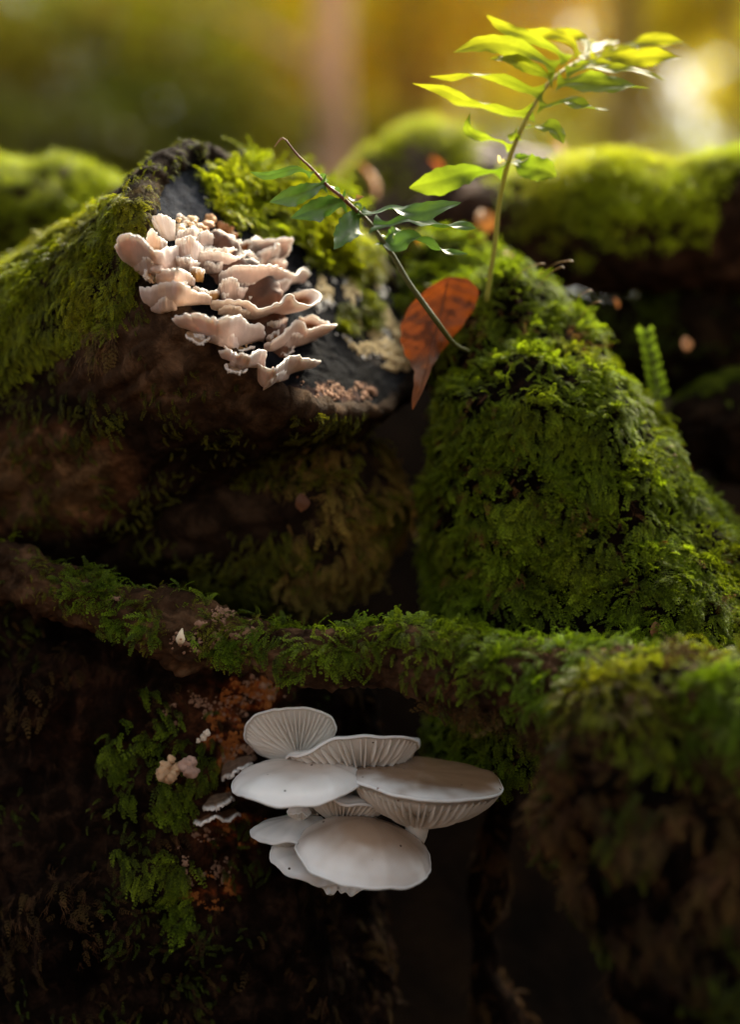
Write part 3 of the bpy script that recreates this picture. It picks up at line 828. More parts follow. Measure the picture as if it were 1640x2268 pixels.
# ================================================================== THE ROTTEN STUMP UNDER THE BRANCH (white mushrooms grow here)
def make_rotten():
    t = thing("rotten_stump", W(480, 2450, 0.09), "dark rotten stump under the branch, spotted with orange crust, bearing the white mushrooms", "stump")
    S = loft([st(390, 1380, 0.105, 440, 300), st(370, 1520, 0.10, 470, 320), st(350, 1700, 0.097, 500, 335), st(330, 1900, 0.095, 520, 345), st(310, 2150, 0.09, 540, 345), st(300, 2500, 0.09, 560, 350)],
             220, 240, ref=(0, -1, 0))
    S.displace(0.011 * fbm(S.P, 0.05, 4, 111) + 0.004 * fbm(S.P * np.array((1, 1, 0.45)), 0.012, 3, 112) - 0.0045 * np.abs(fbm(S.P * np.array((1, 1, 0.28)), 0.011, 4, 118, 0.6)))
    u, v = UV(S.P)
    col = np.ones(S.P.shape) * (1.8 + 1.2 * fbm(S.P, 0.02, 3, 113))[..., None]
    w = blob(u, v, [(520, 1570, 150, 110, 1.0), (470, 1700, 120, 120, 0.7), (470, 1900, 120, 150, 0.7), (200, 1600, 150, 120, 0.3)])[..., None]
    col = col + w * np.array((6.5, 4.2, 2.8)) * (0.6 + 0.8 * np.clip(fbm(S.P, 0.012, 3, 117), -0.5, 1))[..., None]
    rust = blob(u, v, [(560, 1530, 60, 50, 0.9), (480, 1550, 50, 40, 0.5), (500, 1620, 60, 50, 0.9), (520, 1840, 85, 40, 1.0), (480, 1965, 50, 40, 0.9), (420, 1990, 25, 25, 0.9), (530, 1700, 50, 70, 0.5)]) * smooth(fbm(S.P, 0.009, 5, 115, 0.7), 0.0, 0.5)
    col = col + rust[..., None] * np.array((26.0, 8.5, 2.0))
    S.mesh("wood", M_ROT, t, col=np.clip(col, 0.1, 30))
    def mm(P, N):
        u, v = UV(P)
        return blob(u, v, [(330, 1590, 70, 60, 1), (305, 1680, 80, 70, 1), (335, 1790, 95, 100, 1), (345, 1900, 90, 90, 1), (400, 2010, 60, 50, 0.5), (430, 1690, 60, 60, 0.35), (320, 1560, 50, 40, 0.5)]) * np.clip(0.5 + 1.1 * fbm(P, 0.016, 2, 114), 0, 1)
    moss_on("moss", t, S, 330000, mm, 0.0085, tint=(0.8, 1.0, 0.8), hang=0.8, lift=0.45, jitter=0.6, seed=41)
    moss_on("sparse_moss", t, S, 60000, lambda P, N: np.clip(-0.1 + 1.1 * fbm(P, 0.03, 3, 119), 0, 1) * smooth(UV(P)[0], 760, 560), 0.0055, tint=(0.4, 0.48, 0.4), hang=0.9, lift=0.4, jitter=0.8, seed=42)
    moss_on("dry_wisps", t, S, 45000, lambda P, N: np.clip(0.1 + 1.1 * fbm(P, 0.025, 3, 120), 0, 1), 0.008, KIT_DRY, tint=(0.5, 0.4, 0.32), hang=1.0, lift=0.3, jitter=0.7, seed=43)
    def mo(P, N):
        u, v = UV(P)
        return blob(u, v, [(560, 1530, 50, 40, 0.9), (480, 1550, 40, 30, 0.5), (490, 1620, 50, 40, 0.9), (520, 1840, 75, 35, 1.0), (480, 1955, 40, 30, 0.9), (490, 1990, 45, 30, 0.8), (420, 1990, 20, 20, 0.9), (520, 1700, 40, 60, 0.5), (585, 1510, 20, 20, 1.0)]) * (fbm(P, 0.009, 5, 115, 0.7) > 0.3)
    crust_on("orange_crust", t, S, 2500000, mo, 0.00055, KIT_ORANGE, 5)
    def mk(P, N):
        u, v = UV(P)
        return blob(u, v, [(415, 1570, 50, 40, 0.8), (530, 1650, 60, 80, 0.6), (450, 1900, 60, 90, 0.5), (560, 1560, 80, 60, 0.4)]) * (fbm(P, 0.010, 5, 116, 0.7) > 0.35)
    crust_on("pink_crust", t, S, 1200000, mk, 0.0006, KIT_PINK, 6)
    return S
S_rot = make_rotten()
def make_hanging_root():
    t = thing("thin_root", W(1110, 2450, 0.10), "thin dim root furred with brown dead moss in the dark hollow right of the mushrooms", "root")
    S = loft([st(1150, 1560, 0.07, 40), st(1120, 1750, 0.085, 30), st(1085, 1950, 0.10, 34), st(1075, 2120, 0.105, 30), st(1110, 2300, 0.11, 60), st(1130, 2500, 0.11, 90)], 90, 40, ref=(0, -1, 0))
    S.displace(0.004 * fbm(S.P, 0.03, 3, 126) + 0.0015 * fbm(S.P, 0.008, 2, 127))
    S.mesh("bark", M_ROT, t, col=np.full(S.P.shape, 1.5))
    moss_on("dead_moss", t, S, 160000, lambda P, N: np.clip(0.3 + 1.1 * fbm(P, 0.02, 2, 128), 0, 1), 0.009, KIT_DRY, tint=(0.55, 0.40, 0.30), hang=1.0, lift=0.45, jitter=0.6, seed=54)
make_hanging_root()

# ================================================================== THE SHAGGY ROOT (lower right, near the camera)
def make_root():
    t = thing("shaggy_root", W(1560, 2450, -0.1), "thick near root at lower right, shaggy with brown dead moss, green on top", "root")
    S = loft([st(1290, 1545, -0.070, 200, 110), st(1430, 1655, -0.085, 285, 160), st(1570, 1800, -0.095, 320, 200), st(1650, 2000, -0.10, 330, 220), st(1730, 2230, -0.10, 340, 220), st(1840, 2520, -0.10, 360, 240)],
             150, 150, ref=(0, -1, 0), round_start=0.03)
    S.displace(0.012 * fbm(S.P, 0.045, 4, 121) + 0.003 * fbm(S.P, 0.014, 3, 122))
    S.mesh("bark", M_ROT, t, col=np.full(S.P.shape, 0.8))
    moss_on("dead_moss", t, S, 130000, lambda P, N: np.clip(0.35 + 1.3 * fbm(P, 0.025, 2, 123), 0.0, 1), 0.013, KIT_DRY, tint=(0.5, 0.40, 0.32), hang=1.0, lift=0.3, jitter=0.5, seed=51, tintvar=0.45, clump=0.02)
    moss_on("moss", t, S, 220000, lambda P, N: smooth(UV(P)[1] - 0.26 * (UV(P)[0] - 1200), 1670, 1520) * np.clip(0.8 + fbm(P, 0.02, 2, 124), 0, 1), 0.009, tint=(0.85, 0.9, 0.7), hang=0.7, lift=0.5, jitter=0.5, seed=52)
    moss_on("green_patches", t, S, 120000, lambda P, N: np.clip(-0.45 + 1.6 * fbm(P, 0.035, 2, 125), 0, 1), 0.009, tint=(0.35, 0.38, 0.3), hang=0.9, lift=0.4, jitter=0.5, seed=53)
    return S
S_root = make_root()

# ================================================================== LOGS BEHIND
def back_log(name, label, stations, tint, size, dens, seed, mask=None, bark=M_BARK, bcol=(1, 1, 1), amp=0.0065, ref=(0, 0, 1), kitc=None, re=0, rs=0):
    S = loft(stations, 110, 110, ref=ref, round_end=re, round_start=rs)
    mid = np.mean(S.c, 0)
    t = thing(name, mid - np.array((0, 0, stations[len(stations) // 2][4])), label, "log")
    S.displace(amp * fbm(S.P, 0.05, 4, seed) + 0.0015 * fbm(S.P, 0.01, 3, seed + 1))
    S.mesh("bark", bark, t, col=np.ones(S.P.shape) * np.array(bcol))
    mk = mask or (lambda P, N: smooth(N[..., 2], -0.5, 0.1))
    moss_on("moss", t, S, dens, lambda P, N: mk(P, N) * np.clip(0.7 + 1.0 * fbm(P, 0.03, 3, seed + 3), 0.02, 1), size, kitc or KIT_TUFT, tint=tint, hang=0.35, lift=0.9, jitter=0.4, seed=seed, tintvar=0.25, clump=0.02)
    return S
S_left = back_log("mossy_log", "out-of-focus log furred with olive green moss at the left edge", [st(-420, 470, 0.30, 150), st(-100, 505, 0.28, 150), st(120, 530, 0.275, 150), st(330, 580, 0.27, 150), st(520, 640, 0.27, 150)], (1.0, 1.05, 0.8), 0.011, 200000, 131)
S_right = back_log("mossy_log", "fallen log behind the tall fern, bright yellow green moss along its top", [st(960, 530, 0.32, 95), st(1060, 515, 0.30, 115), st(1200, 508, 0.27, 128), st(1400, 512, 0.24, 138), st(1640, 490, 0.215, 140), st(1900, 470, 0.20, 140)], (1.25, 1.3, 0.9), 0.009, 300000, 141,
                   mask=lambda P, N: smooth(UV(P)[0], 1060, 1260) * smooth(N[..., 2], -0.35, 0.1) * (1 - 0.9 * blob(*UV(P), [(1630, 470, 50, 90, 1)])), bcol=(1.6, 1.4, 1.5))
S_mid = back_log("mossy_log", "blurred grey log with a hump of lime moss between the two ferns", [st(720, 510, 0.46, 90, 80), st(850, 460, 0.45, 130, 115), st(980, 425, 0.44, 130, 125), st(1120, 435, 0.43, 125, 120), st(1280, 470, 0.42, 110, 110), st(1420, 500, 0.42, 100)], (1.3, 1.3, 0.9), 0.010, 200000, 151,
                 mask=lambda P, N: smooth(UV(P)[0], 1080, 980) * smooth(N[..., 2], -0.1, 0.5), bark=M_GREYBARK, bcol=(1.5, 1.3, 1.25), rs=0.05)
S_dark = back_log("dark_log", "dim log with sparse dark moss below the bright fallen log", [st(1180, 770, 0.28, 100), st(1350, 755, 0.26, 115), st(1640, 740, 0.24, 120), st(1900, 730, 0.22, 120)], (0.28, 0.34, 0.3), 0.007, 160000, 161, bcol=(0.6, 0.6, 0.5))
S_bump = back_log("mossy_boulder", "rounded green mossy hump at the right edge beside the stump", [st(1500, 1010, 0.17, 60, 70), st(1570, 960, 0.17, 110, 105), st(1680, 960, 0.17, 140, 120), st(1850, 980, 0.17, 140, 130)], (0.6, 0.68, 0.5), 0.008, 240000, 171, bcol=(0.6, 0.55, 0.5), rs=0.03,
                  mask=lambda P, N: smooth(N[..., 2], 0.0, 0.7))
bpy.data.objects["mossy_boulder"]["category"] = "boulder"

# ================================================================== BRACKET FUNGUS on the sawn log
def c1(p, y): return W(216.5 + p[0] * 0.36, 426.4 + p[1] * 0.36, y)
PINK = np.array((0.57, 0.47, 0.44)); CREAM = np.array((0.88, 0.85, 0.82)); RUST = np.array((0.30, 0.115, 0.035)); TAN = np.array((0.55, 0.33, 0.14))
def make_bracket(parent, margin, attach, y0, out, top=RUST, seed=0, thick=0.0012, sag=0.0022, pale=0.0, n=72, rows=16, trees=None, ucol=PINK):
    """a thin wavy shelf: its growing margin, and the line where it is fixed to the log"""
    m2 = catmull(margin, n); a2 = catmull(attach, n); a2 = m2 + (a2 - m2) * 1.12
    s = np.linspace(0, 1, n)
    env = np.sin(math.pi * np.clip(s * 0.94 + 0.03, 0, 1)) ** 0.55
    q = np.stack([s * 9 + seed * 3.1, np.zeros(n) + seed, np.zeros(n)], -1)
    q2 = q * 0.33
    if trees:
        yb = np.array([depth_at(216.5 + p[0] * 0.36, 426.4 + p[1] * 0.36, trees, y0) for p in a2])
        yb = np.convolve(np.pad(yb, 8, mode='edge'), np.ones(17) / 17, 'valid')
    else:
        yb = np.full(n, y0)
    ym = yb - out * env * (1 + 0.22 * fbm(q2, 1.0, 2, seed))
    ya = yb + 0.003
    jig = np.stack([fbm(q, 0.30, 3, seed + 7), fbm(q, 0.30, 3, seed + 8)], -1) * 8.5
    M = np.array([c1(p, y) for p, y in zip(m2, ym)]); J = np.array([c1(p, y) for p, y in zip(m2 + jig, ym)]) - M; A = np.array([c1(p, y) for p, y in zip(a2, ya)])
    t = np.linspace(0, 1, rows) ** 0.8
    P = A[None] * (1 - t)[:, None, None] + M[None] * t[:, None, None]
    G = np.stack([np.broadcast_to(s * 6, (rows, n)), np.broadcast_to(t[:, None] * 2, (rows, n)), np.full((rows, n), seed * 1.7)], -1)
    P = P + np.array((0, -0.35, -1.0)) * (sag * np.sin(math.pi * t) ** 0.8)[:, None, None] + np.array((0, -0.5, 1.0)) * (0.0010 * fbm(G, 1.6, 2, seed + 9) * t[:, None])[..., None]
    P = P + J[None] * (t ** 6)[:, None, None]
    N = gridnormals(P)
    upv = np.array((0, 0.75, 0.66))
    if np.mean(np.sum(N * upv, -1)) < 0: N = -N
    th = thick * (1.5 - 0.75 * t ** 0.7)
    T = P + N * th[:, None, None]
    # the margin: a rounded lip joining both faces
    e = unit(P[-1] - P[-3])
    rad = th[-1] / 2
    lip = []
    for a in np.linspace(-math.pi / 2, math.pi / 2, 7)[1:-1]:
        lip.append((P[-1] + T[-1]) / 2 + e * math.cos(a) * rad * 1.15 + N[-1] * math.sin(a) * rad)
    G2 = np.concatenate([P, np.array(lip), T[::-1]], 0)
    # colours: pinkish pores below, whitish lip, brown zoned upper face
    edge = smooth(t, 0.86, 1.0)[:, None, None]
    nb = (0.5 + 0.5 * fbm(G, 0.5, 3, seed + 11))[..., None]
    under = np.asarray(ucol) * (0.82 + 0.28 * nb) * (1 - edge) + CREAM * edge
    zone = (0.5 + 0.5 * np.sin(t * 26 + 2 * fbm(q, 1, 2, seed)[None, :].T.T[0].mean()))[:, None, None]
    ed2 = smooth(t, 0.72, 0.95)[:, None, None]
    upper = (top * (0.55 + 0.5 * zone) * (0.7 + 0.6 * nb)) * (1 - ed2) + CREAM * 0.95 * ed2
    lipc = np.broadcast_to(CREAM, (len(lip), n, 3)) * (0.95 + 0.08 * noise(np.repeat(q[None], len(lip), 0), 0.2, seed)[..., None])
    C = np.concatenate([np.broadcast_to(under, P.shape), lipc, np.broadcast_to(upper, T.shape)[::-1]], 0)
    C = C * (1 - pale) + pale * np.array((0.85, 0.80, 0.76))
    f = gridfaces(G2.shape[0], n)
    g = gridnormals(G2)
    if np.mean(np.sum(g[:rows] * (-N), -1)) > 0: f = f[:, ::-1]
    o = build("bracket", G2, f, M_BRACKET, parent, col=np.clip(C, 0, 1))
    return o
from mathutils.bvhtree import BVHTree
def bvh_of(S):
    a, b = S.P.shape[:2]
    return BVHTree.FromPolygons([tuple(map(float, p)) for p in S.P.reshape(-1, 3)], [tuple(map(int, f)) for f in gridfaces(a, b, S.closed)])
BV_LOG = [bvh_of(S_log), bvh_of(S_face)]
BV_ROT = [bvh_of(S_rot)]
def depth_at(u, v, trees, default):
    """depth of the first surface met along the line of sight through a picture point"""
    o = Vector((0, -DIST, 0)); d = Vector([float(c) for c in W(u, v, 0)]) - o; d.normalize()
    best = None
    for t_ in trees:
        h = t_.ray_cast(o, d)
        if h[0] is not None and (best is None or h[0].y < best): best = h[0].y
    return default if best is None else best
BR = [  # margin, fixed line, depth of the fixed line, how far it stands out
    ([(478, 180), (430, 150), (375, 132), (342, 150), (362, 190), (375, 230)], [(482, 300), (470, 296), (450, 296), (430, 292), (418, 290), (405, 285)], 0.024, 0.010, CREAM, 0.6),
    ([(480, 262), (510, 240), (560, 236), (600, 236), (626, 268)], [(490, 310), (520, 312), (560, 312), (600, 310), (618, 306)], 0.026, 0.010, TAN, 0.1),
    ([(604, 305), (640, 252), (700, 250), (745, 290), (800, 300), (850, 300), (884, 312)], [(622, 372), (660, 378), (700, 378), (740, 376), (790, 372), (830, 366), (860, 352)], 0.026, 0.013, RUST, 0),
    ([(302, 290), (308, 256), (345, 245), (392, 282), (434, 332)], [(330, 345), (345, 352), (370, 356), (400, 356), (425, 352)], 0.012, 0.014, RUST, 0),
    ([(112, 372), (116, 322), (142, 284), (215, 276), (268, 300), (330, 358), (380, 372), (432, 340), (490, 334), (552, 346)], [(190, 420), (215, 452), (250, 470), (290, 486), (330, 480), (370, 474), (410, 474), (450, 468), (500, 452), (545, 430)], 0.012, 0.028, TAN, 0),
    ([(300, 480), (292, 500), (300, 530), (340, 540)], [(330, 460), (330, 470), (340, 480), (350, 490)], 0.010, 0.012, TAN, 0.1),
    ([(476, 296), (530, 276), (600, 296), (648, 334)], [(495, 470), (540, 476), (590, 470), (640, 446)], 0.016, 0.020, TAN, 0),
    ([(950, 302), (1060, 284), (1130, 290), (1192, 278), (1188, 330), (1186, 362), (1150, 400), (1112, 416)], [(880, 345), (920, 345), (960, 345), (1000, 345), (1040, 352), (1060, 360), (1060, 372), (1040, 390)], 0.022, 0.020, TAN, 0),
    ([(608, 412), (660, 376), (760, 374), (830, 386), (880, 402), (940, 374), (992, 416)], [(650, 462), (700, 472), (760, 474), (820, 472), (870, 466), (920, 462), (965, 450)], 0.012, 0.022, TAN, 0),
    ([(955, 388), (1030, 372), (1080, 342), (1112, 328), (1124, 372), (1106, 416)], [(980, 432), (1010, 444), (1040, 446), (1060, 444), (1080, 440), (1090, 432)], 0.012, 0.020, RUST, 0),
    ([(1015, 452), (1080, 426), (1150, 430), (1160, 450)], [(1040, 472), (1070, 474), (1110, 472), (1140, 466)], 0.012, 0.016, RUST, 0.1),
    ([(350, 512), (378, 486), (460, 484), (540, 500), (606, 540)], [(380, 548), (420, 556), (470, 560), (530, 560), (592, 560)], 0.004, 0.022, RUST, 0),
    ([(744, 514), (800, 480), (900, 454), (1000, 460), (1090, 464), (1160, 490), (1215, 506), (1265, 480), (1304, 506)], [(750, 566), (800, 590), (860, 602), (920, 606), (980, 604), (1050, 590), (1110, 570), (1170, 556), (1240, 544)], 0.006, 0.024, RUST, 0),
    ([(248, 572), (310, 576), (400, 548), (500, 560), (600, 600), (652, 622), (704, 654)], [(290, 672), (340, 706), (392, 716), (440, 704), (500, 692), (600, 684), (688, 672)], 0.0, 0.022, TAN, 0),
    ([(744, 585), (780, 550), (842, 538), (882, 586), (928, 592)], [(756, 652), (790, 660), (830, 662), (870, 658), (900, 640)], 0.004, 0.018, RUST, 0),
    ([(1000, 652), (1030, 600), (1090, 570), (1140, 558), (1198, 538)], [(1022, 672), (1050, 676), (1085, 668), (1110, 640), (1140, 602)], 0.004, 0.018, RUST, 0),
    ([(688, 682), (750, 670), (850, 665), (910, 660), (952, 692), (1012, 716), (1100, 690), (1152, 682), (1160, 652), (1202, 646), (1232, 690), (1300, 702), (1358, 684), (1372, 642), (1340, 614), (1250, 620), (1150, 632)],
     [(716, 706), (770, 728), (830, 740), (890, 746), (950, 748), (1010, 746), (1060, 742), (1100, 736), (1130, 728), (1160, 722), (1190, 716), (1210, 700), (1216, 690), (1216, 680), (1200, 672), (1180, 668), (1150, 668)], 0.002, 0.026, RUST, 0),
    ([(462, 782), (520, 760), (600, 764), (680, 780), (740, 786), (800, 764), (880, 764), (922, 800), (970, 815), (1024, 820), (1032, 872)], [(540, 826), (590, 850), (640, 872), (690, 890), (740, 908), (790, 924), (840, 934), (890, 930), (940, 920), (980, 908), (1010, 895)], -0.004, 0.022, TAN, 0),
    ([(538, 878), (570, 912), (620, 932), (660, 928), (704, 890)], [(560, 850), (590, 852), (620, 856), (660, 862), (690, 868)], -0.002, 0.012, TAN, 0.15),
    ([(1034, 824), (1100, 800), (1168, 774)], [(1044, 848), (1090, 846), (1130, 826)], 0.004, 0.014, TAN, 0),
    ([(1018, 942), (1080, 922), (1150, 872), (1212, 810), (1250, 800), (1292, 852), (1340, 840), (1400, 830), (1468, 832), (1440, 808), (1330, 764), (1250, 778)],
     [(1036, 964), (1090, 960), (1150, 940), (1200, 920), (1250, 904), (1290, 892), (1320, 880), (1330, 868), (1330, 856), (1310, 846), (1280, 838), (1250, 836)], -0.002, 0.024, RUST, 0),
    ([(1098, 950), (1120, 985), (1160, 1004), (1200, 982), (1206, 950)], [(1110, 938), (1130, 938), (1150, 938), (1176, 936), (1190, 932)], 0.0, 0.010, TAN, 0.2),
    ([(744, 986), (800, 980), (860, 1002), (930, 1020), (970, 990), (1030, 974), (1038, 1042)], [(790, 1012), (830, 1034), (880, 1052), (930, 1066), (970, 1070), (1000, 1070), (1022, 1064)], -0.006, 0.020, RUST, 0),
    ([(778, 1062), (800, 1100), (850, 1116), (900, 1104), (926, 1080)], [(810, 1046), (830, 1048), (860, 1052), (890, 1058), (910, 1060)], -0.004, 0.012, TAN, 0.2),
    ([(982, 1046), (1040, 1092), (1080, 1092), (1122, 1080), (1180, 1030), (1240, 1010), (1300, 1030), (1374, 1040)], [(985, 1160), (1010, 1184), (1034, 1184), (1060, 1152), (1110, 1134), (1160, 1120), (1210, 1096), (1270, 1072)], -0.006, 0.020, RUST, 0),
]
BRACKET = thing("bracket_fungus", face_point(480, 660), "tiered pinkish cream bracket fungus with wavy shelves and rusty upper faces on the sawn log", "fungus")
OCHRE = np.array((0.50, 0.28, 0.09))
BR2 = [  # older shelves gone ochre and rust between the pale ones
    ([(636, 362), (700, 346), (780, 344), (860, 354), (934, 378)], [(650, 392), (710, 400), (780, 404), (850, 402), (915, 398)], 0.012, 0.019, TAN, OCHRE),
    ([(858, 334), (920, 306), (1002, 284)], [(872, 356), (930, 352), (980, 340)], 0.012, 0.016, RUST, RUST * 1.1),
    ([(556, 486), (600, 474), (650, 492), (652, 520)], [(570, 530), (600, 540), (630, 542), (645, 538)], 0.004, 0.016, RUST, OCHRE),
    ([(575, 598), (640, 606), (700, 622), (752, 612)], [(590, 640), (640, 650), (700, 654), (740, 646)], 0.004, 0.012, RUST, OCHRE),
    ([(925, 652), (960, 622), (1002, 640)], [(940, 680), (965, 684), (990, 680)], 0.004, 0.010, RUST, RUST * 1.2),
    ([(700, 900), (760, 930), (820, 965), (900, 975), (960, 955)], [(720, 880), (770, 900), (820, 920), (880, 930), (940, 925)], -0.002, 0.007, TAN, PINK * 0.85),
    ([(1180, 915), (1260, 905), (1340, 880)], [(1190, 890), (1260, 880), (1320, 862)], 0.0, 0.010, TAN, PINK * 0.9),
    ([(820, 566), (860, 548), (905, 560), (950, 588), (975, 600)], [(835, 612), (870, 622), (905, 626), (940, 624), (965, 618)], 0.004, 0.012, RUST, PINK * 0.8),
    ([(470, 420), (520, 408), (580, 418), (620, 440)], [(490, 462), (530, 470), (575, 470), (605, 462)], 0.004, 0.022, TAN, PINK * 0.95),
    ([(890, 440), (940, 424), (985, 436)], [(900, 462), (940, 468), (975, 462)], 0.004, 0.020, TAN, PINK),
    ([(880, 860), (940, 846), (1000, 852), (1030, 880)], [(900, 890), (940, 900), (985, 902), (1015, 900)], 0.0, 0.012, RUST, PINK * 0.9),
    ([(1040, 900), (1080, 880), (1130, 862)], [(1050, 915), (1085, 910), (1120, 896)], 0.002, 0.014, RUST, OCHRE),
]
for i, (m, a, y0, out, top, pale) in enumerate(BR):
    make_bracket(BRACKET, m, a, y0, out, top, i + 1, pale=pale, trees=BV_LOG)
rb = random.Random(21)
for i, (m, a, y0, out, top, pale) in enumerate(list(BR)):      # thinner shelves crowded in below the wide ones
    if max(p[0] for p in m) - min(p[0] for p in m) < 150: continue
    mm_ = np.array(catmull(m, 24)); aa_ = np.array(catmull(a, 24))
    lo = rb.randint(1, 7); hi = lo + rb.randint(11, 15)
    m3 = mm_[lo:hi] * 0.42 + aa_[lo:hi] * 0.58 + np.array((rb.uniform(-6, 6), 6)); a3 = aa_[lo:hi] + np.array((0, 22))
    make_bracket(BRACKET, m3[::3], a3[::3], y0, out * 0.55, top, 90 + i, trees=BV_LOG, ucol=PINK * rb.uniform(0.8, 1.0))
for i, (m, a, y0, out, top, uc) in enumerate(BR2):
    make_bracket(BRACKET, m, a, y0, out, top, i + 61, trees=BV_LOG, ucol=uc)
def knob(name, parent, p, r, col, mat, seed, sq=(1, 1, 0.7), rough=0.25):
    """an uneven rounded bud"""
    a, b = 14, 18
    ph = np.linspace(0.05, math.pi - 0.05, a)[:, None]; th = np.linspace(0, 2 * math.pi, b, endpoint=False)[None]
    D = np.stack([np.sin(ph) * np.cos(th), np.sin(ph) * np.sin(th), np.cos(ph) + 0 * th], -1)
    k = 1 + rough * fbm(D + seed * 3.7, 0.8, 3, seed)
    V = np.asarray(p) + D * k[..., None] * r * np.array(sq)
    F = [tuple(x) for x in gridfaces(a, b, True)] + [tuple(range(b))[::-1], tuple(range((a - 1) * b, a * b))]
    C = np.array(col) * (0.85 + 0.3 * noise(D + seed, 0.5, seed)[..., None])
    return build(name, V.reshape(-1, 3), F, mat, parent, col=np.clip(C, 0, 1))
# core behind the shelves, coloured dark to imitate the shaded recess
def onlog(p, dy): return c1(p, depth_at(216.5 + p[0] * 0.36, 426.4 + p[1] * 0.36, BV_LOG, 0.01) + dy)
core = loft([(*onlog((440, 330), 0.0105), 0.010, 0.006), (*onlog((600, 470), 0.0105), 0.022, 0.007), (*onlog((760, 640), 0.0105), 0.024, 0.007), (*onlog((950, 850), 0.0105), 0.020, 0.007), (*onlog((1040, 1060), 0.0105), 0.010, 0.006)], 60, 50, ref=(0, -1, 0), round_end=0.02, round_start=0.02)
core.displace(0.003 * fbm(core.P, 0.010, 4, 190) + 0.0015 * np.abs(fbm(core.P, 0.003, 2, 192)))
core.mesh("core", M_BRACKET, BRACKET, col=np.ones(core.P.shape) * np.array((0.07, 0.024, 0.009)) * (1 + 0.7 * fbm(core.P, 0.01, 3, 191))[..., None])

rr = random.Random(3)
for i in range(26):   # the nodular young growth along the top of the cluster
    x = rr.uniform(490, 630); y = rr.uniform(160, 235) + abs(x - 560) * 0.15
    knob("bud", BRACKET, onlog((x, y), -0.002 - rr.uniform(0.0, 0.006)), rr.uniform(0.0012, 0.0026), (0.66, 0.48, 0.28) if rr.random() < .6 else (0.78, 0.68, 0.58), M_BRACKET, i)
for i, (x, y, s_, c) in enumerate([(692, 166, 0.0028, (0.58, 0.34, 0.16)), (672, 205, 0.0034, (0.62, 0.42, 0.28)), (640, 232, 0.003, (0.42, 0.2, 0.07)), (765, 210, 0.0034, (0.34, 0.15, 0.05)), (800, 238, 0.003, (0.36, 0.16, 0.05)), (835, 262, 0.0024, (0.40, 0.2, 0.08)),
                                    (745, 262, 0.0018, (0.75, 0.62, 0.55)), (768, 276, 0.0018, (0.76, 0.64, 0.56)), (722, 246, 0.0016, (0.74, 0.6, 0.5)), (510, 152, 0.0018, (0.85, 0.78, 0.72)), (370, 470, 0.0032, (0.7, 0.55, 0.48)), (830, 288, 0.0016, (0.75, 0.62, 0.55))]):
    knob("bud", BRACKET, onlog((x, y), -0.004 if y < 400 else -0.012), s_, c, M_BRACKET, 60 + i, rough=0.4)
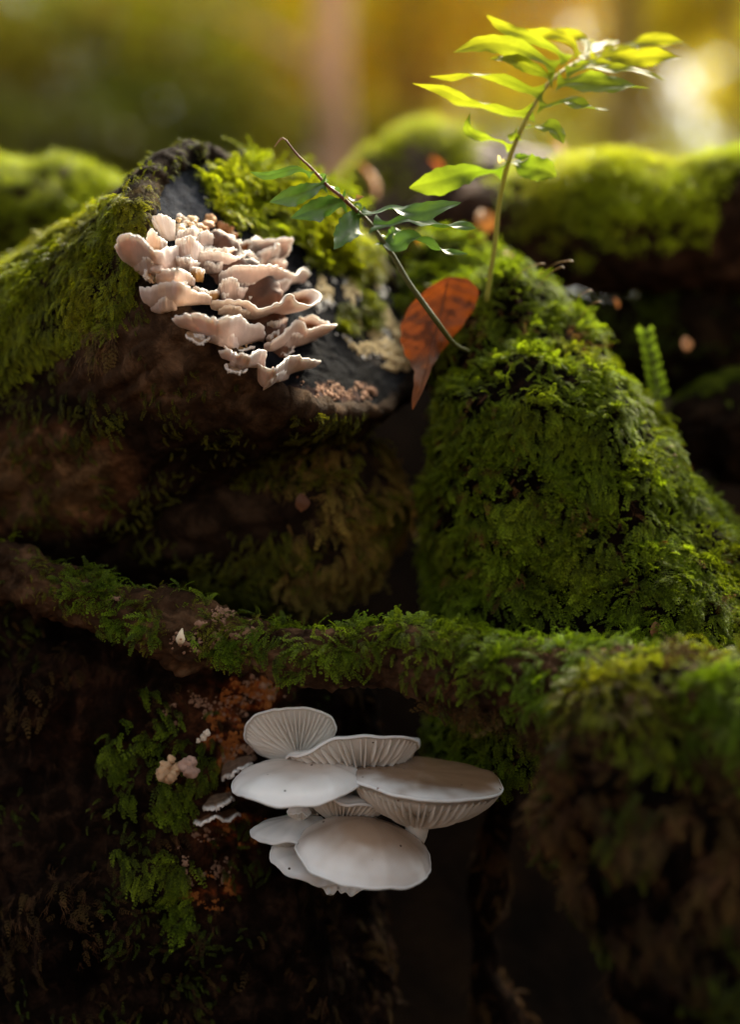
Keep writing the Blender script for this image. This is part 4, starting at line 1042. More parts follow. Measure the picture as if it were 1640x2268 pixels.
# ================================================================== WHITE MUSHROOMS on the rotten stump
def rotm(pitch, roll, spin):
    return np.array(Matrix.Rotation(math.radians(roll), 3, 'Y') @ Matrix.Rotation(math.radians(pitch), 3, 'X') @ Matrix.Rotation(math.radians(spin), 3, 'Z'))
def mushroom(label, u, v, y, rx, ry, pitch=12, roll=0, spin=0, ax=0.0, ay=0.35, dome=0.006, funnel=0.010, gd=0.003, gills=56, root=None, stem_r=0.0035, wave=0.03, rimw=0.0006, seed=0, brown=0.5, white=(0.93, 0.93, 0.93), dep=0.0, browncol=(0.58, 0.43, 0.31), group="white mushrooms on the rotten stump", brown_at=None, fexp=1.1, point=0.0, bext=1.05, bin_=0.0):
    """cap, gills and stem; pitch tips the upper face towards the camera, roll lowers the right side"""
    s = K * (DIST + y) / DIST
    rx *= s; ry *= s
    C0 = W(u, v, y)
    Rm = rotm(pitch, roll, spin)
    n = 120
    th = np.linspace(0, 2 * math.pi, n, endpoint=False)
    q = np.stack([np.cos(th), np.sin(th), np.full(n, seed * 2.3)], -1)
    k = 1 + wave * fbm(q, 0.9, 3, seed + 200) + 0.010 * fbm(q, 0.12, 2, seed + 205) + point * np.exp(-((np.mod(th + 0.25 + math.pi, 2 * math.pi) - math.pi) / 0.55) ** 2)
    rimp = np.stack([rx * np.cos(th) * k, ry * np.sin(th) * k, rimw * 2.2 * fbm(q, 0.7, 2, seed + 210) * 2], -1)
    p0 = np.array((ax * rx, ay * ry, 0))
    R = min(rx, ry)
    lipr = min(0.0008, R * 0.10)
    tt = np.linspace(0, 1, 26)
    xy = p0[None, None] * (1 - tt)[:, None, None] + rimp[None] * tt[:, None, None]
    rho = np.sqrt((xy[..., 0] / rx) ** 2 + (xy[..., 1] / ry) ** 2).clip(0, 1.2) / k[None]
    top = xy.copy()
    top[..., 2] = rimp[None, :, 2] * (tt[:, None] ** 2) + dome * np.clip(1 - rho ** 2.2, 0, 1) ** 0.62 - dep * np.exp(-((rho) / 0.4) ** 2) + lipr
    top[..., 2] += 0.0004 * fbm(xy, 0.02, 3, seed + 220)
    tu = np.linspace(0, 1, 16)
    def under(t, rp):
        """t: 0 at the stem, 1 at the rim; rp: rim points"""
        x = p0 * (1 - t)[..., None] + rp * t[..., None]
        x[..., 2] = rp[..., 2] * t ** 2 - lipr * 0.8 * (0.4 + 0.6 * smooth(1 - t, 0, 0.2)) - funnel * (1 - t) ** fexp
        return x
    T2 = np.repeat(tu[:, None], n, 1)
    und = under(T2, np.broadcast_to(rimp, (16, n, 3)).copy())
    e = unit(rimp - p0); e[:, 2] = 0
    lip = []
    for a in np.linspace(math.pi / 2, -math.pi / 2, 9)[1:-1]:
        lip.append(rimp + e * (lipr * 1.0 * math.cos(a)) + np.array((0, 0, 1.0)) * (lipr * math.sin(a)))
    G = np.concatenate([top, np.array(lip), und[::-1]], 0)
    Wp = C0 + G @ Rm.T
    wc = np.array(white)
    ba = brown_at if brown_at is not None else (ax * 0.7, ay * 0.8)
    d = np.sqrt(((xy[..., 0] / rx - ba[0]) / 1.1) ** 2 + ((xy[..., 1] / ry - ba[1]) / 0.85) ** 2)
    b = (brown * smooth(d + 0.12 * fbm(xy, 0.012, 3, seed + 230), bext, bin_))[..., None]
    ct = wc * (1 - b) + np.array(browncol) * b
    cl = np.broadcast_to(wc * 1.03, (len(lip), n, 3))
    cu = np.broadcast_to(np.array((0.70, 0.665, 0.61)), und.shape)
    Cc = np.concatenate([ct, cl, cu], 0)
    base = root if root is not None else W(u, v + 40, y + 0.04)
    obj = thing("white_mushroom", base, label, "mushroom", group)
    F = gridfaces(G.shape[0], n, True)
    g = gridnormals(Wp, True)
    if np.mean(np.sum(g[:20] * (Rm @ np.array((0, 0, 1.0))), -1)) > 0: F = F[:, ::-1]
    build("cap", Wp, F, M_WHITE, obj, col=np.clip(Cc, 0, 1))
    # gills: thin wedges from the stem to the rim, every second one shorter
    V, FF, CC = [], [], []
    m = 9
    rg = random.Random(seed + 9)
    for i in range(gills):
        a = (i + rg.uniform(-0.2, 0.2)) / gills * 2 * math.pi
        t0 = 0.12 if i % 2 == 0 else rg.uniform(0.45, 0.62)
        ts = np.linspace(t0, 0.975, m)
        def rim_at(a_):
            x = (a_ / (2 * math.pi) * n) % n; i0 = int(x); f = x - i0
            return rimp[i0] * (1 - f) + rimp[(i0 + 1) % n] * f
        rp = rim_at(a)
        seg = np.linalg.norm(rp - p0)
        tang = unit(np.cross(rp - p0, np.array((0, 0, 1.0))))
        line = under(ts, np.repeat(rp[None], m, 0))
        prof = gd * np.clip(1.15 * np.sin(math.pi * (0.18 + 0.82 * (ts - t0) / (1 - t0)) ** 0.8) ** 0.7, 0.05, 1) * rg.uniform(0.85, 1.1) * (0.75 if i % 2 else 1)
        w = np.clip(0.25 * seg * ts * 2 * math.pi / gills, 0.00010, 0.00045)
        o = len(V)
        for j in range(m):
            p = line[j] + np.array((0, 0, 0.0002))
            V.extend([p + tang * w[j], p + np.array((0, 0, -prof[j])) + tang * w[j] * 0.35, p + np.array((0, 0, -prof[j])) - tang * w[j] * 0.35, p - tang * w[j]])
        for j in range(m - 1):
            for c_ in range(3):
                FF.append((o + 4 * j + c_, o + 4 * j + c_ + 1, o + 4 * j + 4 + c_ + 1, o + 4 * j + 4 + c_))
    V = C0 + np.array(V) @ Rm.T
    gl = build("gills", V, FF, M_GILL, obj, col=np.tile((0.74, 0.70, 0.64), (len(V), 1)))
    gl["kind"] = "stuff"
    # stem
    tp = C0 + Rm @ (p0 + np.array((0, 0, -funnel * 0.55)))
    bt = C0 + Rm @ (p0 + np.array((0, 0, -funnel - gd - min(0.004, R * 0.12))))
    vv, ff, cc = tube([tp, bt, bt * 0.45 + np.asarray(base) * 0.55 + np.array((0, -0.001, -0.002)), np.asarray(base)], [stem_r * 1.5, stem_r * 1.05, stem_r, stem_r * 1.1], 18)
    build("stem", vv, ff, M_GILL, obj, col=np.tile((0.70, 0.66, 0.60), (len(vv), 1)))
    return obj
RB = W(735, 1800, 0.035)
mushroom("upright white mushroom cap at the top of the cluster, its gills facing the camera", 642, 1622, 0.012, 98, 82, pitch=-50, roll=-7, ax=0.14, ay=0.42, dome=0.004, funnel=0.007, gd=0.0042, gills=46, root=W(668, 1720, 0.034), stem_r=0.0022, seed=1, brown=0.2, wave=0.05)
mushroom("thin pale mushroom cap showing only its dark upper edge behind the wide gilled cap", 835, 1650, 0.030, 98, 70, pitch=6, roll=-2, ax=0, ay=0.4, dome=0.002, funnel=0.006, gd=0.002, gills=40, root=W(800, 1730, 0.045), seed=2, brown=0.7, wave=0.07, browncol=(0.40, 0.32, 0.27))
mushroom("wide cap with cream gills showing, between the upright cap and the large right cap", 785, 1668, 0.004, 146, 120, pitch=-24, roll=-7, ax=0.05, ay=0.30, dome=0.003, funnel=0.012, gd=0.0052, gills=48, root=W(770, 1760, 0.038), stem_r=0.0042, seed=3, brown=0.4, wave=0.05, browncol=(0.45, 0.36, 0.3))
mushroom("smooth flat white mushroom cap at the left of the cluster, lowest edge glossy", 658, 1737, -0.016, 143, 128, pitch=12, roll=-3, ax=0.15, ay=0.55, dome=0.0075, funnel=0.008, gd=0.003, gills=56, root=W(690, 1800, 0.036), seed=4, brown=0.8, wave=0.03, dep=0.001, brown_at=(0.1, 0.3), bext=1.4, browncol=(0.56, 0.42, 0.33))
mushroom("largest mushroom cap at the right, brownish above a straight white front rim with gills below", 942, 1722, -0.006, 166, 185, pitch=4, roll=4, ax=-0.08, ay=-0.15, dome=0.004, funnel=0.018, fexp=0.62, gd=0.0055, gills=56, root=W(860, 1880, 0.040), stem_r=0.0050, seed=5, brown=1.0, wave=0.06, brown_at=(0.05, 0.15), bext=1.38, bin_=0.80, browncol=(0.27, 0.165, 0.10), point=0.06)
mushroom("half-hidden cream mushroom cap squeezed under the flat left cap and the large right cap", 765, 1778, -0.006, 95, 80, pitch=-14, roll=8, ax=0.0, ay=0.4, dome=0.004, funnel=0.009, gd=0.003, gills=48, root=W(745, 1830, 0.036), stem_r=0.003, seed=6, brown=0.4, wave=0.05)
mushroom("tiny round button mushroom under the flat left cap", 663, 1800, -0.008, 25, 24, pitch=-12, roll=0, ax=0.1, ay=0.2, dome=0.0035, funnel=0.003, gd=0.0012, gills=26, root=W(690, 1812, 0.034), stem_r=0.0012, seed=7, brown=0.1)
mushroom("small thin cream mushroom cap above and left of the lowest large cap", 640, 1838, -0.010, 86, 78, pitch=12, roll=-4, ax=0.35, ay=0.45, dome=0.0035, funnel=0.007, gd=0.003, gills=46, root=W(720, 1862, 0.036), stem_r=0.0026, seed=8, brown=0.35, wave=0.05)
mushroom("big oval white mushroom cap, lowest and nearest of the cluster, with a brown crown", 804, 1888, -0.026, 149, 122, pitch=23, roll=9, ax=0.0, ay=0.5, dome=0.0115, funnel=0.009, gd=0.003, gills=56, root=W(765, 1890, 0.038), stem_r=0.0045, seed=9, brown=1.0, wave=0.03, brown_at=(0.10, 0.10), bext=1.40, bin_=0.35, browncol=(0.36, 0.25, 0.175))
mushroom("pale cap tucked behind the left of the lowest large cap", 682, 1915, -0.012, 84, 70, pitch=24, roll=20, ax=0.3, ay=0.4, dome=0.005, funnel=0.006, gd=0.002, gills=40, root=W(740, 1925, 0.036), stem_r=0.0026, seed=10, brown=0.3, wave=0.04)
mushroom("left one of two tiny caps peeping out below the lowest large cap", 732, 1962, -0.010, 26, 26, pitch=14, dome=0.003, funnel=0.003, gd=0.001, gills=24, root=W(745, 1945, 0.036), stem_r=0.0012, seed=11, brown=0.2)
mushroom("right one of two tiny caps peeping out below the lowest large cap", 778, 1963, -0.014, 30, 28, pitch=14, dome=0.003, funnel=0.003, gd=0.001, gills=24, root=W(765, 1940, 0.036), stem_r=0.0014, seed=12, brown=0.2)
mushroom("tiny white stub of a mushroom under the large right cap", 914, 1836, 0.006, 11, 12, pitch=-8, dome=0.003, funnel=0.004, gd=0.0008, gills=18, root=W(885, 1850, 0.040), stem_r=0.0012, seed=13, brown=0.1)

# small brackets and buff fungi left of the mushrooms
def small_bracket(label, margin, attach, y0, out, top, seed):
    def cv(p): return ((p[0] - 216.5) / 0.36, (p[1] - 426.4) / 0.36)
    o = make_bracket(None, [cv(p) for p in margin], [cv(p) for p in attach], y0, out, top, seed, thick=0.0019, sag=0.0006, n=40, rows=12)
    o.name = "small_bracket_fungus"
    return tag(o, label, "fungus", "small brackets on the rotten stump")
small_bracket("upper of two white-lipped brackets left of the flat mushroom cap", [(452, 1792), (470, 1799), (495, 1790), (512, 1778), (519, 1767)], [(452, 1770), (468, 1766), (485, 1764), (500, 1762), (510, 1762)], 0.022, 0.018, np.array((0.26, 0.17, 0.11)), 301)
small_bracket("lower of two white-lipped brackets, wavy, above the orange crust", [(429, 1808), (434, 1830), (452, 1829), (478, 1817), (500, 1822), (524, 1812), (530, 1806)], [(440, 1802), (448, 1800), (462, 1800), (480, 1800), (498, 1800), (512, 1798), (520, 1796)], 0.022, 0.018, np.array((0.20, 0.09, 0.04)), 302)
small_bracket("brown bracket with a pale lip tucked behind the flat mushroom cap", [(497, 1727), (512, 1722), (530, 1712), (548, 1700), (560, 1692)], [(500, 1704), (515, 1698), (530, 1692), (545, 1688), (558, 1686)], 0.022, 0.016, np.array((0.24, 0.15, 0.10)), 303)
def lumpy(label, spots, y, col, seed):
    u0, v0 = np.mean([s[0] for s in spots]), np.mean([s[1] for s in spots])
    t = thing("buff_fungus", W(u0, v0, y + 0.006), label, "fungus", "small lumpy fungi on the rotten stump")
    for i, (u, v, r) in enumerate(spots):
        knob("lobe", t, W(u, v, y + 0.001 * (i % 3)), r * K, col, M_BRACKET, seed + i, sq=(1, 0.8, 0.95), rough=0.45)
lumpy("lumpy buff fungus with a hole, left of its smoother twin", [(358, 1712, 16), (378, 1716, 17), (392, 1700, 13), (366, 1696, 12), (380, 1682, 9), (372, 1724, 13)], 0.002, (0.66, 0.44, 0.26), 400)
lumpy("smooth pinkish fungus knob beside the lumpy buff one", [(412, 1696, 17), (420, 1706, 18), (424, 1690, 14)], 0.003, (0.58, 0.38, 0.30), 420)
lumpy("small white cup-like fungus above the buff knobs", [(458, 1624, 8), (450, 1632, 7), (440, 1640, 5)], 0.006, (0.80, 0.70, 0.58), 430)
# a single cream bud on the branch and a tiny white knob on the mossy log
t = thing("drop_fungus", W(402, 1418, -0.024), "single cream drop-shaped fungus on the bare part of the branch", "fungus")
V, F, c = tube([W(401, 1424, -0.020), W(400, 1416, -0.024), W(401, 1404, -0.024), W(404, 1392, -0.021)], [0.0009, 0.0022, 0.0014, 0.0003], 14)
build("cap", V, F, M_BRACKET, t, col=np.tile((0.78, 0.66, 0.48), (len(V), 1)))
knob("spot", t, W(401, 1415, -0.0262), 0.0007, (0.45, 0.24, 0.10), M_BRACKET, 440)
lumpy("tiny white knob alone on the mossy side of the sawn log", [(158, 770, 9), (166, 772, 7)], 0.075, (0.85, 0.78, 0.70), 450)

# ================================================================== FERNS
def leaflet(parent, pts, ys, hw, roll, base_c, tip_c, seed, wbase=0.35, peak=0.55, sharp=0.9, n=30, m=9, mat=None, cup=0.18, name="leaflet", wavy=22):
    """one lobe of a frond: mid-line points (picture u, v), depths, half width, roll about its own line"""
    r = np.random.default_rng(seed)
    ysv = np.interp(np.linspace(0, 1, len(pts)), np.linspace(0, 1, len(ys)), ys)
    q = catmull([W(u, v, y) for (u, v), y in zip(pts, ysv)], n)
    s = np.linspace(0, 1, n)
    t = unit(np.gradient(q, axis=0))
    view = np.array((0, -1.0, 0))
    side = unit(np.cross(t, view)); nn = unit(np.cross(side, t))
    ro = np.radians(np.interp(s, np.linspace(0, 1, len(roll)), roll) + wavy * np.sin(s * 8.5 + seed * 1.3) * smooth(s, 0.1, 0.4))[:, None]
    wd = side * np.cos(ro) + nn * np.sin(ro); nd = np.cross(wd, t)
    bell = np.where(s < peak, np.sin(0.5 * math.pi * s / peak), np.cos(0.5 * math.pi * np.clip((s - peak) / (1 - peak), 0, 1)) ** sharp)
    w = hw * K * np.maximum(bell, wbase * np.clip(1 - s / 0.35, 0, 1) + 0.02) + hw * K * 0.85 * np.clip(1 - s / 0.15, 0, 1) ** 2
    jag = 1 + 0.06 * np.sin(s * 46 + seed) * smooth(s, 0.2, 0.4) + 0.08 * fbm(np.stack([s * 5, s * 0 + seed, s * 0], -1), 1.0, 2, seed)
    x = np.linspace(-1, 1, m)
    P = q[:, None] + (w * jag)[:, None, None] * x[None, :, None] * wd[:, None] + nd[:, None] * ((cup * w[:, None] * (np.abs(x)[None] ** 1.5)) + 0.30 * w[:, None] * np.sin(s * 9 + seed)[:, None] * x[None] + 0.22 * w[:, None] * np.sin(s[:, None] * 15 + seed * 2.1 + 2.2 * x[None]) * np.abs(x)[None] ** 2)[..., None]
    P = P - nd[:, None] * (0.10 * w[:, None] * np.exp(-(x[None] / 0.16) ** 2))[..., None]
    kk = s[:, None, None]
    C = np.array(base_c) * (1 - kk) + np.array(tip_c) * kk
    C = np.broadcast_to(C, P.shape).copy()
    C *= (1 - 0.22 * np.exp(-(x / 0.10) ** 2))[None, :, None]
    C *= (1 + 0.08 * fbm(P, 0.004, 3, seed))[..., None]
    return build(name, P, gridfaces(n, m), mat or M_FERN, parent, col=np.clip(C, 0, 1))
def c2(p): return (839.7 + p[0] * 0.448, p[1] * 0.448)
def c5(p): return (590.4 + p[0] * 0.32, 262.4 + p[1] * 0.32)
def make_bright_fern():
    Y = 0.035
    t = thing("fern_frond", W(1080, 660, 0.05), "tall glowing yellow green fern frond standing on the mossy stump, backlit", "fern", "fern fronds")
    path = [(1078, 668), (1086, 610), (1097, 540), (1106, 450), (1122, 375), (1147, 305), (1174, 250), (1204, 200), (1240, 163), (1290, 133), (1350, 118), (1420, 117)]
    yy = [0.05, 0.046, 0.042, 0.038, 0.034, 0.032, 0.034, 0.038, 0.046, 0.062, 0.085, 0.112]
    rad = [6.0, 6.0, 5.8, 5.6, 5.6, 5.2, 4.8, 4.4, 3.8, 3.0, 2.4, 1.2]
    V, F, c = tube([W(u, v, y) for (u, v), y in zip(path, yy)], [r_ * K * 1.0 for r_ in rad], 12)
    k = np.clip((V[:, 2] - 0.10) / 0.12, 0, 1)[:, None]
    build("stalk", V, F, M_STEM, t, col=np.array((0.26, 0.28, 0.06)) * (1 - k) + np.array((0.36, 0.31, 0.04)) * k)
    gr, lg, ye = (0.11, 0.19, 0.012), (0.165, 0.225, 0.015), (0.235, 0.25, 0.013)  # lobes towards the tip coloured yellower, imitating golden backlight
    L = [
        # points in the detail view, depths, half width, rolls, colours
        ([(872, 345), (790, 285), (660, 235), (520, 218), (365, 262)], [0.040, 0.03, 0.02], 44, [10, 0, 10], lg, ye, 0.35, 0.55),
        ([(862, 392), (770, 345), (660, 300), (545, 292)], [0.039, 0.03, 0.028], 34, [15, 5, -20], lg, ye, 0.35, 0.6),
        ([(930, 305), (860, 240), (740, 185), (620, 140), (530, 75)], [0.044, 0.05, 0.055], 32, [10, 15, 20], lg, ye, 0.35, 0.65),
        ([(985, 282), (960, 215), (890, 180), (800, 165), (700, 152)], [0.05, 0.06, 0.07], 30, [20, 20, 30], ye, ye, 0.3, 0.6),
        ([(1030, 262), (1030, 215), (980, 180), (910, 158), (860, 150)], [0.055, 0.075, 0.09], 26, [20, 20, 30], ye, ye, 0.3, 0.6),
        ([(1075, 255), (1080, 235), (1050, 215), (1000, 200)], [0.065, 0.09, 0.10], 20, [20, 30, 30], ye, ye, 0.3, 0.6),
        ([(1130, 258), (1150, 240), (1130, 225), (1110, 230)], [0.08, 0.10, 0.12], 16, [20, 30, 30], ye, ye, 0.3, 0.6),
        ([(1120, 262), (1240, 225), (1380, 198), (1515, 212)], [0.08, 0.075, 0.07], 30, [35, 25, 20], ye, ye, 0.3, 0.6),
        ([(1040, 300), (1150, 300), (1330, 285), (1500, 288)], [0.058, 0.05, 0.045], 38, [20, 10, 10], ye, ye, 0.3, 0.6),
        ([(1000, 310), (1080, 300), (1200, 270), (1300, 262), (1400, 270)], [0.052, 0.055, 0.06], 30, [30, 40, 30], ye, ye, 0.3, 0.6),
        ([(1010, 285), (1070, 240), (1120, 215), (1190, 205)], [0.055, 0.075, 0.09], 24, [25, 30, 30], ye, ye, 0.3, 0.55),
        ([(1060, 280), (1140, 262), (1220, 250), (1290, 235)], [0.062, 0.07, 0.08], 24, [25, 20, 25], ye, ye, 0.3, 0.55),
        ([(960, 322), (1040, 315), (1110, 312), (1180, 326)], [0.047, 0.045, 0.042], 20, [30, 30, 20], lg, ye, 0.3, 0.5),
        ([(925, 362), (1050, 336), (1150, 344), (1280, 352), (1422, 402)], [0.042, 0.036, 0.03], 30, [45, 60, 35, 62, 25], lg, ye, 0.3, 0.5),
        ([(880, 422), (960, 408), (1050, 412), (1170, 424), (1345, 440)], [0.039, 0.03, 0.026], 52, [40, 20, 15, 62, 70], lg, lg, 0.3, 0.38),
        ([(790, 528), (860, 522), (940, 502), (1020, 530), (1142, 546)], [0.034, 0.028, 0.024], 34, [20, 55, 35, 66, 40], lg, lg, 0.4, 0.5),
        ([(728, 632), (800, 628), (868, 640), (912, 714)], [0.032, 0.026, 0.022], 34, [60, 50, 25, 10], lg, lg, 0.35, 0.65),
        ([(665, 800), (730, 828), (800, 840), (880, 872)], [0.034, 0.028, 0.026], 56, [35, 10, 0], gr, lg, 0.4, 0.62),
        ([(672, 772), (705, 778), (752, 774)], [0.034, 0.034, 0.034], 18, [40, 20, 20], gr, gr, 0.6, 0.4),
        ([(812, 465), (730, 440), (600, 388), (480, 368), (360, 384), (248, 380)], [0.036, 0.028, 0.02], 30, [15, 40, 55, 78, 60, 40], lg, ye, 0.6, 0.35),
        ([(765, 556), (660, 560), (540, 520), (420, 500), (320, 450), (160, 412)], [0.034, 0.028, 0.02], 34, [15, 40, 60, 35, 40, 70], lg, ye, 0.6, 0.45),
        ([(655, 735), (595, 695), (500, 676), (440, 640), (452, 555)], [0.033, 0.028, 0.022], 24, [40, 60, 30, 20, 50], lg, lg, 0.3, 0.7),
        ([(618, 838), (520, 850), (420, 862), (300, 900), (150, 930)], [0.034, 0.024, 0.016], 58, [60, 50, 20, 5, 0], gr, lg, 0.3, 0.72),
        ([(690, 700), (672, 670), (690, 625)], [0.032, 0.03, 0.03], 28, [30, 60, 70], lg, lg, 0.6, 0.45),
        ([(612, 800), (600, 785), (590, 768)], [0.034, 0.03, 0.028], 14, [30, 50, 60], (0.5, 0.4, 0.2), (0.6, 0.55, 0.4), 0.5, 0.4),
    ]
    for i, (p, y, hw, ro, a, b, wb, pk) in enumerate(L):
        right = p[-1][0] > p[0][0]
        leaflet(t, [c2(x) for x in p], y, hw * 0.448 * (1.28 if right else 1.12), ro, a, b, 500 + i, wbase=wb, peak=pk, wavy=10 if right else 16)
make_bright_fern()
def make_dark_fern():
    t = thing("fern_frond", W(1038, 777, 0.03), "drooping dark green fern frond with a brown twiggy tip, leaning over the sawn log", "fern", "fern fronds")
    pts = [(1400, 1610), (1300, 1560), (1190, 1420), (1080, 1270), (980, 1130), (880, 960), (790, 830), (700, 710), (600, 620), (520, 545), (420, 465), (310, 345), (220, 260), (135, 150)]
    yy = np.linspace(0.02, 0.0, len(pts)); yy[:3] += (0.02, 0.01, 0.0)
    rad = [3.5, 5.5, 6.2, 6.2, 6.2, 6.0, 5.6, 5.2, 4.8, 4.4, 3.8, 3.0, 2.2, 1.6]
    V, F, c = tube([W(*c5(p), y) for p, y in zip(pts, yy)], [r_ * K for r_ in rad], 12)
    k = smooth(V[:, 0], W(760, 0, 0)[0], W(820, 0, 0)[0])[:, None]
    build("stalk", V, F, M_STEM, t, col=np.array((0.16, 0.055, 0.035)) * (1 - k) + np.array((0.075, 0.085, 0.02)) * k)
    V, F, c = tube([W(*c5(p), 0.0) for p in [(136, 152), (110, 140), (85, 160), (55, 200)]], [0.0004, 0.0005, 0.0004, 0.0002], 8)
    build("withered_tip", V, F, M_STEM, t, col=np.tile((0.34, 0.22, 0.13), (len(V), 1)))
    dk, md, wv = (0.045, 0.105, 0.018), (0.075, 0.15, 0.025), (0.22, 0.10, 0.03)
    L = [
        ([(318, 388), (220, 352), (120, 372), (0, 398), (-115, 372)], [0.004, -0.004, -0.010], 24, [60, 30, 55, 15, 20], md, md, 0.3, 0.55),
        ([(410, 450), (300, 500), (160, 548), (20, 582)], [0.004, -0.006, -0.012], 46, [50, 25, 5, 0], dk, md, 0.3, 0.55),
        ([(548, 575), (440, 600), (330, 640), (170, 690)], [0.008, 0.0, -0.006], 52, [40, 15, 10, 20], dk, dk, 0.3, 0.5),
        ([(625, 640), (580, 750), (525, 830), (465, 905)], [0.008, -0.002, -0.008], 66, [20, 10, 0], dk, dk, 0.3, 0.45),
        ([(645, 655), (740, 655), (860, 625), (960, 645), (1100, 648), (1230, 612), (1348, 584)], [0.008, -0.004, -0.010], 46, [30, 45, 75, 30, 5, 0], dk, md, 0.4, 0.72),
        ([(735, 735), (850, 735), (990, 690), (1090, 722), (1210, 752), (1330, 740), (1452, 762)], [0.01, 0.002, -0.004], 48, [20, 40, 70, 60, 25, 20], dk, md, 0.5, 0.72),
        ([(815, 840), (880, 880), (990, 832), (1120, 868), (1250, 922), (1395, 938)], [0.012, 0.002, -0.002], 48, [20, 25, 60, 75, 55, 60], dk, md, 0.5, 0.28),
        ([(530, 548), (600, 562), (680, 540)], [0.008, 0.002, 0.0], 26, [40, 50, 60], md, wv, 0.5, 0.45),
        ([(800, 820), (860, 800), (945, 770)], [0.014, 0.016, 0.016], 36, [75, 70, 78], md, md, 0.4, 0.5),
        ([(420, 455), (410, 415), (350, 378)], [0.006, 0.008, 0.008], 26, [70, 78, 70], md, md, 0.4, 0.5),
        ([(525, 540), (490, 495), (440, 465)], [0.007, 0.009, 0.009], 26, [70, 78, 70], md, md, 0.4, 0.5),
        ([(605, 620), (625, 600), (640, 612), (640, 680)], [0.008, 0.009, 0.006], 22, [60, 70, 60], md, md, 0.4, 0.5),
    ]
    for i, (p, y, hw, ro, a, b, wb, pk) in enumerate(L):
        leaflet(t, [c5(x) for x in p], y, hw * 0.32 * 1.42, ro, a, b, 600 + i, wbase=wb, peak=pk, mat=M_FERN2)
make_dark_fern()
t = thing("fern_sprout", W(1462, 905, 0.11), "small blurred green fern sprout standing right of the mossy stump", "fern")
V, F, c = tube([W(1462, 905, 0.11), W(1455, 850, 0.11), W(1442, 780, 0.11), W(1430, 730, 0.11)], [0.0008, 0.0008, 0.0006, 0.0003], 8)
build("stalk", V, F, M_STEM, t, col=np.tile((0.12, 0.16, 0.02), (len(V), 1)))
for i in range(8):
    s = i / 7
    u, v = 1460 - 30 * s, 880 - 140 * s
    for sg in (-1, 1):
        leaflet(t, [(u, v), (u + sg * 12, v - 8), (u + sg * (24 - 10 * s), v - 20)], [0.11, 0.108, 0.106], 9, [20, 10], (0.10, 0.17, 0.015), (0.14, 0.22, 0.02), 700 + i * 2 + sg, n=10, m=5)

# ================================================================== THE DEAD BEECH LEAF and the fallen leaves behind
def make_dead_leaf():
    t = thing("dead_leaf", W(930, 880, 0.03), "russet dead beech leaf hanging point down between the sawn log and the mossy stump", "leaf")
    mid = [(1262, 1100), (1228, 1260), (1185, 1440), (1135, 1620), (1085, 1800), (1012, 2015)]
    n, m = 60, 25
    q = catmull([W(*c5(p), y) for p, y in zip(mid, (0.048, 0.046, 0.043, 0.04, 0.032, 0.026))], n)
    s = np.linspace(0, 1, n)
    wl_ = np.interp(s, [0, .04, .10, .2, .32, .45, .55, .68, .82, .93, 1], [10, 130, 215, 275, 275, 225, 155, 85, 52, 32, 6]) * 0.32 * K * 1.06
    wr_ = np.interp(s, [0, .04, .10, .2, .32, .45, .55, .68, .82, .93, 1], [10, 140, 220, 265, 230, 150, 86, 42, 34, 22, 6]) * 0.32 * K * 1.06
    x = np.linspace(-1, 1, m)
    side = np.array((0.97, 0.0, 0.22))
    wob = 1 + 0.035 * np.sin(s * 52)
    off = np.where(x[None] < 0, wl_[:, None], wr_[:, None]) * x[None] * wob[:, None]
    P = q[:, None] + off[..., None] * side
    sgn = np.abs(x)
    curl = smooth(s, 0.5, 0.8)[:, None]
    P[..., 1] += 0.010 * (1 - curl) * (x[None] ** 2) * smooth(s, 0, 0.3)[:, None] * 0.6 - 0.006 * curl * (x[None] ** 2) + 0.0016 * fbm(P, 0.012, 3, 801)
    # pleats between the side veins
    ph = (s[:, None] * 11 - sgn[None] * 1.7)
    P[..., 1] += 0.00022 * np.cos(2 * math.pi * ph) * smooth(sgn, 0.05, 0.3)[None]
    vein = np.exp(-(x[None] / 0.045) ** 2) + 0.8 * np.exp(-((np.mod(ph, 1) - 0.5) / 0.07) ** 2) * smooth(sgn, 0.0, 0.05)[None] * smooth(0.95 - sgn, 0, 0.3)[None]
    C = np.ones(P.shape) * np.array((0.115, 0.032, 0.006))
    C = C * (1 - 0.32 * np.clip(vein, 0, 1))[..., None]
    C = C * (1 + 0.25 * fbm(P, 0.012, 3, 802))[..., None]
    C = C * (1 - 0.6 * smooth(fbm(P, 0.006, 2, 803), 0.45, 0.75))[..., None]
    C = C * (1 - curl[..., None] * 0.6) + curl[..., None] * 0.6 * np.array((0.34, 0.17, 0.10))
    build("blade", P, gridfaces(n, m), M_DEADLEAF, t, col=np.clip(C, 0, 1))
    V, F, c = tube([p + np.array((0, -0.0004, 0)) for p in q[2::10]], [0.0004, 0.0004, 0.0004, 0.0004, 0.0003, 0.0002][:len(q[2::10])], 6)
    build("midrib", V, F, M_STEM, t, col=np.tile((0.16, 0.05, 0.015), (len(V), 1)))
make_dead_leaf()
